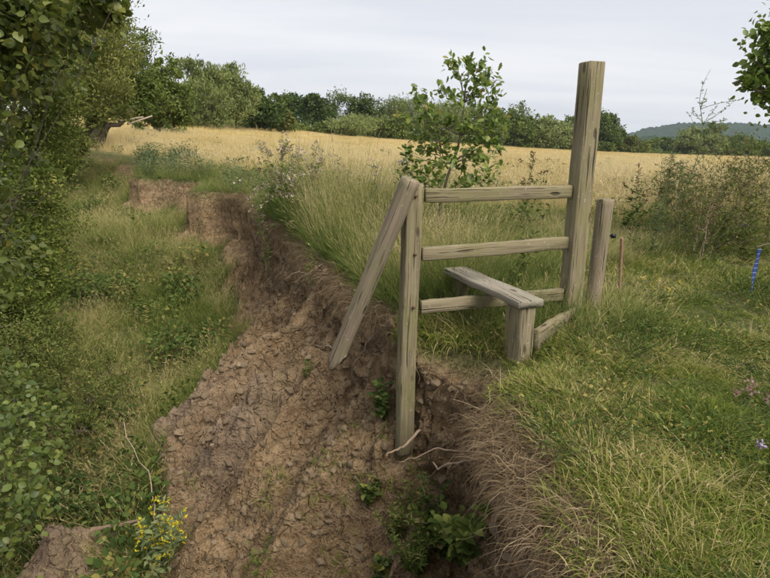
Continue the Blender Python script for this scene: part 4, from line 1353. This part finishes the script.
# tall thistles at the edge of the field
TH_ = [(268, 285, 8.5, 143), (290, 280, 8.2, 140), (297, 278, 8.0, 137), (310, 270, 8.6, 150), (322, 270, 8.4, 148), (283, 270, 9.2, 150), (340, 270, 9, 158), (352, 260, 8.5, 165), (375, 260, 8, 160), (398, 260, 8.4, 156), (301, 262, 9.4, 147), (276, 262, 9.6, 152)]
for i, (a, b, Y, ty) in enumerate(TH_):
    p = gnd(a, b, Y); tz = at(a, ty, Y)[2]
    rank = ['leftmost', 'second', 'third', 'fourth', 'fifth', 'sixth', 'seventh', 'eighth', 'ninth', 'tenth', 'eleventh', 'rightmost'][sorted(q[0] for q in TH_).index(a)]
    herb('thistle', rank + ' of twelve downy-headed thistles on the bank top, counted from the left',
         p, tz - p[2], 3, .16, .10, 24, M_tall, 300 + i, 'seeding thistles on the bank top', FL_w, 5, .045, .4, branch=4, ftop=.85)
# docks and weeds behind the stile and on the right
herb('tall_weed', 'tall branching weed with a feathery top rising above the right thicket', gnd(680, 250, 7.4), at(688, 88, 7.4)[2] - gnd(680, 250, 7.4)[2], 1, .08, .05, 60, M_blue, 340, None, M_blue, 9, .02, .35, branch=12, stem_r=.009, lean=(.03, 0), ftop=.5)
herb('dock_plant', 'slim leafy weed standing left of the right thicket', gnd(632, 250, 7), at(632, 160, 7)[2] - gnd(632, 250, 7)[2], 2, .1, .09, 40, M_herb, 341, None, FL_b, 6, .03, .4, branch=3)
herb('dock_plant', 'leafy weed just left of the tall post below the middle rail', gnd(518, 270, 5.2), .55, 3, .2, .09, 26, M_herb, 342, None, None, 0, .03, .5, branch=2)
herb('dock_plant', 'weed with brown seed heads between sapling and tall post', gnd(521, 240, 7), at(521, 155, 7)[2] - gnd(521, 240, 7)[2], 2, .15, .08, 28, M_herb, 343, None, FL_b, 8, .03, .4, branch=3)
herb('thistle', 'yellow-green weed in the right thicket at the right edge', gnd(748, 255, 6.6), .95, 4, .25, .09, 40, F_olive, 344, None, None, 0, .03, .5, branch=3)
for i, (a, b, Y, hh) in enumerate(((700, 262, 6.6, .75), (693, 250, 7, .8))):
    herb('dry_stalk', ['bent straw-coloured dead stalk in front of the right thicket', 'straight straw-coloured dead stalk inside the right thicket'][i], gnd(a, b, Y), hh, 2, .15, .07, 14, M_dead, 346 + i, None, FL_b, 4, .02, .4, branch=2, stem_mat=M_twig, cat='dead stalk')
rng = rs(60)
for i in range(24):
    a, Y = rng.uniform(645, 775), rng.uniform(6.8, 8.6)
    herb('thicket_weed', 'thin upright weed among the tangle of the right thicket', gnd(a, 240, Y), rng.uniform(.7, 1.6), 3, .25, .06, 30, [M_herb, M_dead, F_scrub, M_blue][i % 4], 400 + i, 'weeds in the right thicket', [FL_b, None][i % 2], 5, .022, .38, branch=5)
# in the hole
nf = [('burdock', 'broad-leaved green weed under the left stile post in the hole', (450, 550), .36, 12, .32, .085, 16, M_pit, .9, LEAF8),
      ('nettle', 'feathery green weed at the bottom edge of the hole', (415, 565), .42, 16, .34, .055, 44, M_pit, .4, LEAF4),
      ('burdock', 'small pale-leaved weed on the soil left of the broad-leaved weed', (367, 500), .22, 6, .14, .065, 12, F_bram, .9, LEAF8),
      ('nettle', 'yellowish weed at the bottom of the picture left of the feathery weed', (385, 574), .2, 5, .16, .07, 12, F_bram, .9, LEAF8),
      ('nettle', 'green weed clinging to the soil left of the left stile post', (382, 415), .34, 5, .12, .085, 14, M_herb, .7, LEAF8),
      ('nettle', 'bright green weed hanging on the bank face left of the diagonal pole', (312, 285), .5, 3, .12, .07, 26, M_pit, .45, LEAF4),
      ('nettle', 'small green tuft on the bank below the diagonal pole', (305, 378), .2, 4, .1, .05, 16, M_pit, .45, LEAF4),
      ('nettle', 'green weed at the foot of the bank beside the slumped heap', (212, 365), .4, 9, .3, .06, 30, M_pit, .5, LEAF4),
      ('nettle', 'dark green weed in the hollow left of the ragwort', (130, 470), .4, 8, .35, .07, 30, M_herb, .6, LEAF8),
      ('nettle', 'feathery green weed left of the broad-leaved weed, higher up the soil', (395, 530), .4, 12, .3, .05, 40, M_pit, .4, LEAF4),
      ('burdock', 'broad-leaved weed tucked under the hanging dead grass', (470, 550), .3, 8, .25, .08, 14, M_pit, .9, LEAF8),
      ('nettle', 'thin green weed below the foot of the left stile post', (425, 520), .35, 8, .2, .06, 26, M_herb, .5, LEAF4),
      ('nettle', 'small grassy weed on the soil at the bottom left of centre', (260, 560), .14, 8, .2, .05, 10, M_pit, .3, LEAF4),
      ('nettle', 'leafy weed at the bottom left of the ragwort', (118, 548), .22, 5, .2, .06, 16, M_herb, .8, LEAF8)]
for i, (nm, lb, pp, hh, st, sp, lf, nl, mt, wi, tm) in enumerate(nf):
    herb(nm, lb, hit(*pp), hh, st, sp, lf, nl, mt, 500 + i, None, None, 0, .02, wi, tm, branch=1, stem_r=.003)
herb('ragwort', 'yellow-flowered ragwort in the hollow at the lower left', hit(163, 577), .72, 9, .24, .09, 20, M_blue, 520, None, FL_y, 7, .024, .6, branch=3, ftop=.7)
herb('scabious', 'mauve flower head on a thin stalk at the right edge of the turf', hit(752, 470), .14, 1, .03, .04, 6, M_herb, 521, None, FL_p, 6, .016, .5, ftop=.96)
for i, (a, b) in enumerate(((745, 400), (765, 405), (752, 392))):
    herb('clover_head', 'brownish-pink flower head in the turf at the right edge', hit(a, b + 8), .1, 2, .05, .03, 6, M_herb, 530 + i, 'faded flower heads at the right edge', FL_k, 6, .018, .6, ftop=.95)
herb('ragwort', 'small yellow-flowered weed in the turf right of the round post', hit(655, 300), .2, 6, .3, .05, 12, M_pit, 535, None, FL_y, 3, .014, .5, branch=2, ftop=.9)

# ------------------------------------------------------------------ dead thatch hanging over the lip
rng = rs(70)
g = MB()
sel = np.where((EP[:, 1] > 1.0) & (EP[:, 1] < 13.5) & (EP[:, 0] > -4))[0]
lipY = EP[sel, 1]
wt = np.where(lipY < 2.75, 4.0, np.where(lipY < 4.3, .12, np.where(lipY < 7.5, 1.0, .7)))
seglen = np.gradient(_s[sel])
pr = wt * seglen; pr /= pr.sum()
nst = 28000
k = sel[rng.choice(len(sel), nst, p=pr)]
near = EP[k, 1] < 2.8
inb = np.where(near, rng.uniform(-.04, .24, nst), rng.uniform(-.05, .12, nst))
bx = EP[k] + EN[k] * inb[:, None] + ET[k] * rng.normal(0, .04, nst)[:, None]
SP = surface(bx[:, 0], bx[:, 1])
lz = np.where(SP[1] > 0, SP[0][:, 2], top_z(bx[:, 0], bx[:, 1]) - .06)
Lh = np.where(near, rng.uniform(.03, .22, nst) * np.where(rng.rand(nst) < .12, 1.8, 1), rng.uniform(.06, .42, nst))
outd = -EN[k] * rng.uniform(-.3, 1, (nst, 1)) + rng.normal(0, .95, (nst, 2))
rows = []
pos = np.stack([bx[:, 0], bx[:, 1], lz], 1)
sgm = 6
ph = rng.uniform(-.1, .6, nst); v = np.stack([outd[:, 0], outd[:, 1], ph], 1); v = unit(v)
side = unit(np.cross(v, rng.normal(0, 1, (nst, 3))))
wid_ = rng.uniform(.0008, .002, nst)
for j in range(sgm + 1):
    wj = wid_ * (1 - j / sgm * .7)
    rows += [pos - side * wj[:, None], pos + side * wj[:, None]]
    pos = pos + v * (Lh / sgm)[:, None]
    over = np.clip(inb + .1, .0, .4)
    v = unit(v + np.array([0, 0, -1]) * rng.uniform(.15, .65, nst)[:, None] + rng.normal(0, .3, (nst, 3)))
V = np.stack(rows, 1)
kk = V.shape[1]
f = np.array([(2 * i, 2 * i + 1, 2 * i + 3, 2 * i + 2) for i in range(sgm)])
g.add(V.reshape(-1, 3), ((np.arange(nst) * kk)[:, None, None] + f[None]).reshape(-1, 4), np.repeat(rng.rand(nst), kk))
dg = g.build('dead_grass', M_dead, None, None)
tag(dg, 'matted dead grass hanging over the broken lip of the bank', 'dead grass', kind='stuff')

# ------------------------------------------------------------------ clods, roots, sticks
M_clod = me.materials[0]
M_clod, t_, L_ = material('clod')
o_ = N(t_, 'ShaderNodeOutputMaterial'); tc = N(t_, 'ShaderNodeTexCoord'); oi = N(t_, 'ShaderNodeObjectInfo')
n_ = N(t_, 'ShaderNodeTexNoise', inp={'Scale': 22, 'Detail': 6, 'Roughness': .7}); L_(tc.outputs['Object'], n_.inputs['Vector'])
r_ = ramp(t_, [(.3, (.16, .115, .07)), (.55, (.27, .205, .135)), (.75, (.37, .29, .2))]); L_(n_.outputs[0], r_.inputs[0])
hs = N(t_, 'ShaderNodeHueSaturation'); mr = N(t_, 'ShaderNodeMapRange', inp={3: .7, 4: 1.15}); L_(oi.outputs['Random'], mr.inputs[0]); L_(mr.outputs[0], hs.inputs['Value']); L_(r_.outputs[0], hs.inputs['Color'])
p_ = N(t_, 'ShaderNodeBsdfPrincipled', inp={'Roughness': .95, 'Specular IOR Level': .1}); L_(hs.outputs[0], p_.inputs['Base Color'])
b_ = N(t_, 'ShaderNodeBump', inp={'Strength': .7, 'Distance': .012}); L_(n_.outputs[0], b_.inputs['Height']); L_(b_.outputs[0], p_.inputs['Normal']); L_(p_.outputs[0], o_.inputs[0])


def clod_mesh(seed):
    rng = rs(seed)
    bm = bmesh.new()
    bmesh.ops.create_icosphere(bm, subdivisions=2, radius=1)
    nrm = unit(rng.normal(0, 1, (14, 3))); off = rng.uniform(.42, .85, 14)
    for v in bm.verts:
        c = np.array(v.co)
        for a, o in zip(nrm, off):
            e = c @ a - o
            if e > 0:
                c = c - a * e * 1.0
        c *= 1 + rng.normal(0, .035)
        v.co = Vector(c)
    mm = bpy.data.meshes.new('clod')
    bm.to_mesh(mm); bm.free()
    mm.materials.append(M_clod)
    return mm


CM = [clod_mesh(800 + i) for i in range(7)]
rng = rs(81)
cl_pts = [(146, 352, 9), (165, 375, 11), (188, 385, 13), (178, 350, 8), (205, 395, 9), (160, 400, 12), (150, 395, 8), (232, 365, 8), (215, 350, 7), (75, 515, 15), (95, 535, 16), (65, 540, 12), (110, 520, 10), (85, 560, 15),
          (60, 565, 12), (240, 390, 8), (225, 420, 9), (180, 430, 10), (165, 455, 8), (140, 560, 9), (200, 470, 8), (437, 380, 11), (452, 388, 9), (425, 372, 7), (440, 408, 8), (458, 415, 8), (428, 425, 7), (446, 398, 7),
          (250, 450, 8), (310, 470, 8), (330, 520, 9), (285, 540, 9), (360, 545, 10), (265, 500, 8), (320, 560, 10)]
rc_ = rs(83)
for i in range(40):
    cl_pts.append((rc_.uniform(190, 350), rc_.uniform(340, 575), rc_.uniform(4, 9)))
for i in range(46):
    f = rc_.rand()
    cl_pts.append((float(np.interp(f, [0, .4, .7, 1], [240, 160, 152, 170])) + rc_.normal(5, 12), float(np.interp(f, [0, .4, .7, 1], [342, 385, 440, 500])) + rc_.normal(6, 9), rc_.uniform(4, 10)))
for i in range(12):
    cl_pts.append((rc_.uniform(420, 472), rc_.uniform(374, 425), rc_.uniform(4, 8)))
for i, (a, b, r) in enumerate(cl_pts):
    p = hit(a, b)
    dd = np.dot(p - CAM, fwd)
    rr = r * min(dd, 6.5) / FPX * .62
    o = bpy.data.objects.new('clod', CM[i % 7]); col.objects.link(o)
    o.location = [float(v) for v in p - np.array([0, 0, rr * .25])]
    o.scale = (rr * rng.uniform(.85, 1.25), rr * rng.uniform(.8, 1.2), rr * rng.uniform(.6, .9))
    o.rotation_euler = tuple(rng.uniform(-.5, .5, 2)) + (rng.uniform(0, 6),)
    o.parent = ground
# crumbs: too many to count
CC = bpy.data.collections.new('crumbs')
for i in range(5):
    CC.objects.link(bpy.data.objects.new('crumb_%d' % i, CM[i]))
x, y = spread_pts(rng, 36000, ([1.6, 9], [-4.2, -6]), ([1.6, 9], [.7, -1]), 1.7, 9, 1.2)
Pq, dq, yeq, sq, tq, soq, fq, clq = surface(x, y)
ok = (soq > .6) & (dq < -.1) & (rng.rand(len(x)) < .15 + np.clip(fbm(x * 1.5, y * 1.5, 3) * 2, 0, .8))
Pq = Pq[ok]; nq = len(Pq)
sz = .007 + .042 * rng.rand(nq) ** 4
crumbs = scatter('soil_crumbs', 'crumbled soil lumps strewn over the bare bank', CC, Pq, rng.rand(nq, 3) * 6, np.stack([sz, sz * .9, sz * .8], 1), rng.randint(0, 5, nq), cat='soil')
crumbs.parent = ground
for kk_ in ('category', 'label'):
    del crumbs[kk_]

rng = rs(90)


def stick(name, label, cat, pts, rad, mat, twigs=0, parent=None, amp=.1):
    g = MB()
    pts = [np.asarray(p, float) for p in pts]
    q = np.concatenate([wander(pts[i], pts[i + 1], 7, amp, rng)[(0 if i == 0 else 1):] for i in range(len(pts) - 1)])
    tube(g, q, np.linspace(rad, rad * .45, len(q)), 6)
    for i in range(twigs):
        k = rng.randint(2, len(q) - 1)
        e = q[k] + unit(unit(q[-1] - q[0]) * .6 + rng.normal(0, .7, 3)) * np.linalg.norm(q[-1] - q[0]) * rng.uniform(.2, .45)
        tube(g, wander(q[k], e, 6, .12, rng), np.linspace(rad * .5, rad * .15, 6), 4, cap=False)
    o = g.build(name, mat, parent, None if parent else pts[0])
    if label:
        tag(o, label, cat)
    return o


a = hit(158, 520)
stick('dead_branch', 'thin pale dead branch leaning up out of the hollow at the left', 'branch', [hit(160, 545) , at(152, 495, a[1] + .02), at(124, 422, a[1] + .25)], .008, M_twig, 0)
a = hit(140, 480)
stick('dead_branch', 'forked grey twigs spreading left across the hollow', 'branch', [hit(150, 470), at(110, 445, hit(110, 460)[1] - .05), at(88, 470, hit(90, 480)[1] - .05)], .006, M_twig, 5)
p = hit(80, 530)
stick('broken_root', 'reddish broken root sticking out of the clay heap at lower left', 'root', [hit(92, 530), at(115, 526, hit(100, 530)[1] - .05), at(140, 520, hit(100, 530)[1] - .1)], .028, M_root, 0, amp=.05)
stick('root', 'curled pale root arching out of the bank under the stile', 'root', [at(492, 452, 2.75), at(462, 462, 2.72), at(438, 470, 2.78), at(433, 462, 2.85)], .009, M_root, 0)
stick('root', 'thin forked root crossing below the left stile post', 'root', [at(478, 447, 2.95), at(438, 448, 2.98), at(398, 462, 3.0)], .007, M_root, 1)
stick('root', 'pale root leaning against the foot of the left stile post', 'root', [at(420, 430, 3.45), at(402, 448, 3.3), at(386, 456, 3.2)], .012, M_root, 0)
a = hit(290, 345)
stick('root', 'white root stub poking from the bank just left of the diagonal pole', 'root', [hit(345, 345), at(330, 346, hit(330, 346)[1] - .06), at(316, 345, hit(318, 345)[1] - .06)], .011, M_twig, 0)
stick('dead_branch', 'thin dark twig behind the lower end of the diagonal pole', 'branch', [hit(375, 330), at(365, 350, 4.2), at(354, 362, 4.0)], .006, M_bark, 0)
a = gnd(300, 262, 6.2)
for i, (p0, p1, p2) in enumerate((((283, 262), (300, 255), (322, 262)), ((290, 270), (284, 252), (310, 248)), ((300, 275), (318, 268), (330, 258)))):
    stick('fallen_branch', ['arched brown stem lying on the bank lip left of the pole', 'looped dead stem at the top of the bank face', 'bent dead stem on the bank lip nearest the pole'][i], 'branch',
          [hit(*p0), at(*p1, hit(*p1)[1] - .1), hit(*p2)], .008, M_twig, 3)
# fallen rails in the long grass far left
for i, (p0, p1) in enumerate((((128, 124), (152, 116)), ((118, 121), (143, 117)))):
    log('fallen_rail', None, (at(*p0, 21), at(*p1, 22.5)), .035, M_twig, 40 + i, 8)
    tag(bpy.context.scene.objects[-1] if False else [o for o in col.objects if o.name.startswith('fallen_rail')][-1],
        ['longer pale broken rail sticking up from the grass below the riverside willow', 'shorter pale rail leaning beside the longer one under the riverside willow'][i], 'rail')
M_tw2 = M_twig
log('field_stake', None, (at(332, 133, 70), at(332, 150, 70)), .06, M_twig, 61, 6)
tag([o for o in col.objects if o.name.startswith('field_stake')][-1], 'thin pale stake standing in the middle of the dry field', 'stake')
print('tris', sum(len(m.loop_triangles) if m.loop_triangles else len(m.loops) - 2 * len(m.polygons) for m in bpy.data.meshes))

# ------------------------------------------------------------------ air
M_haze, t_, L_ = material('haze')
o_ = N(t_, 'ShaderNodeOutputMaterial')
pv = N(t_, 'ShaderNodeVolumePrincipled', inp={'Color': (.74, .85, 1.0, 1), 'Density': .00014, 'Anisotropy': .2})
L_(pv.outputs[0], o_.inputs['Volume'])
g = MB()
X0, X1, Y0, Y1, Z0, Z1 = -2700, 2700, -400, 4300, -60, 130
g.add([(X0, Y0, Z0), (X1, Y0, Z0), (X1, Y1, Z0), (X0, Y1, Z0), (X0, Y0, Z1), (X1, Y0, Z1), (X1, Y1, Z1), (X0, Y1, Z1)],
      [(0, 3, 2, 1), (4, 5, 6, 7), (0, 1, 5, 4), (1, 2, 6, 5), (2, 3, 7, 6), (3, 0, 4, 7)])
hz = g.build('haze', M_haze)
tag(hz, kind='stuff')
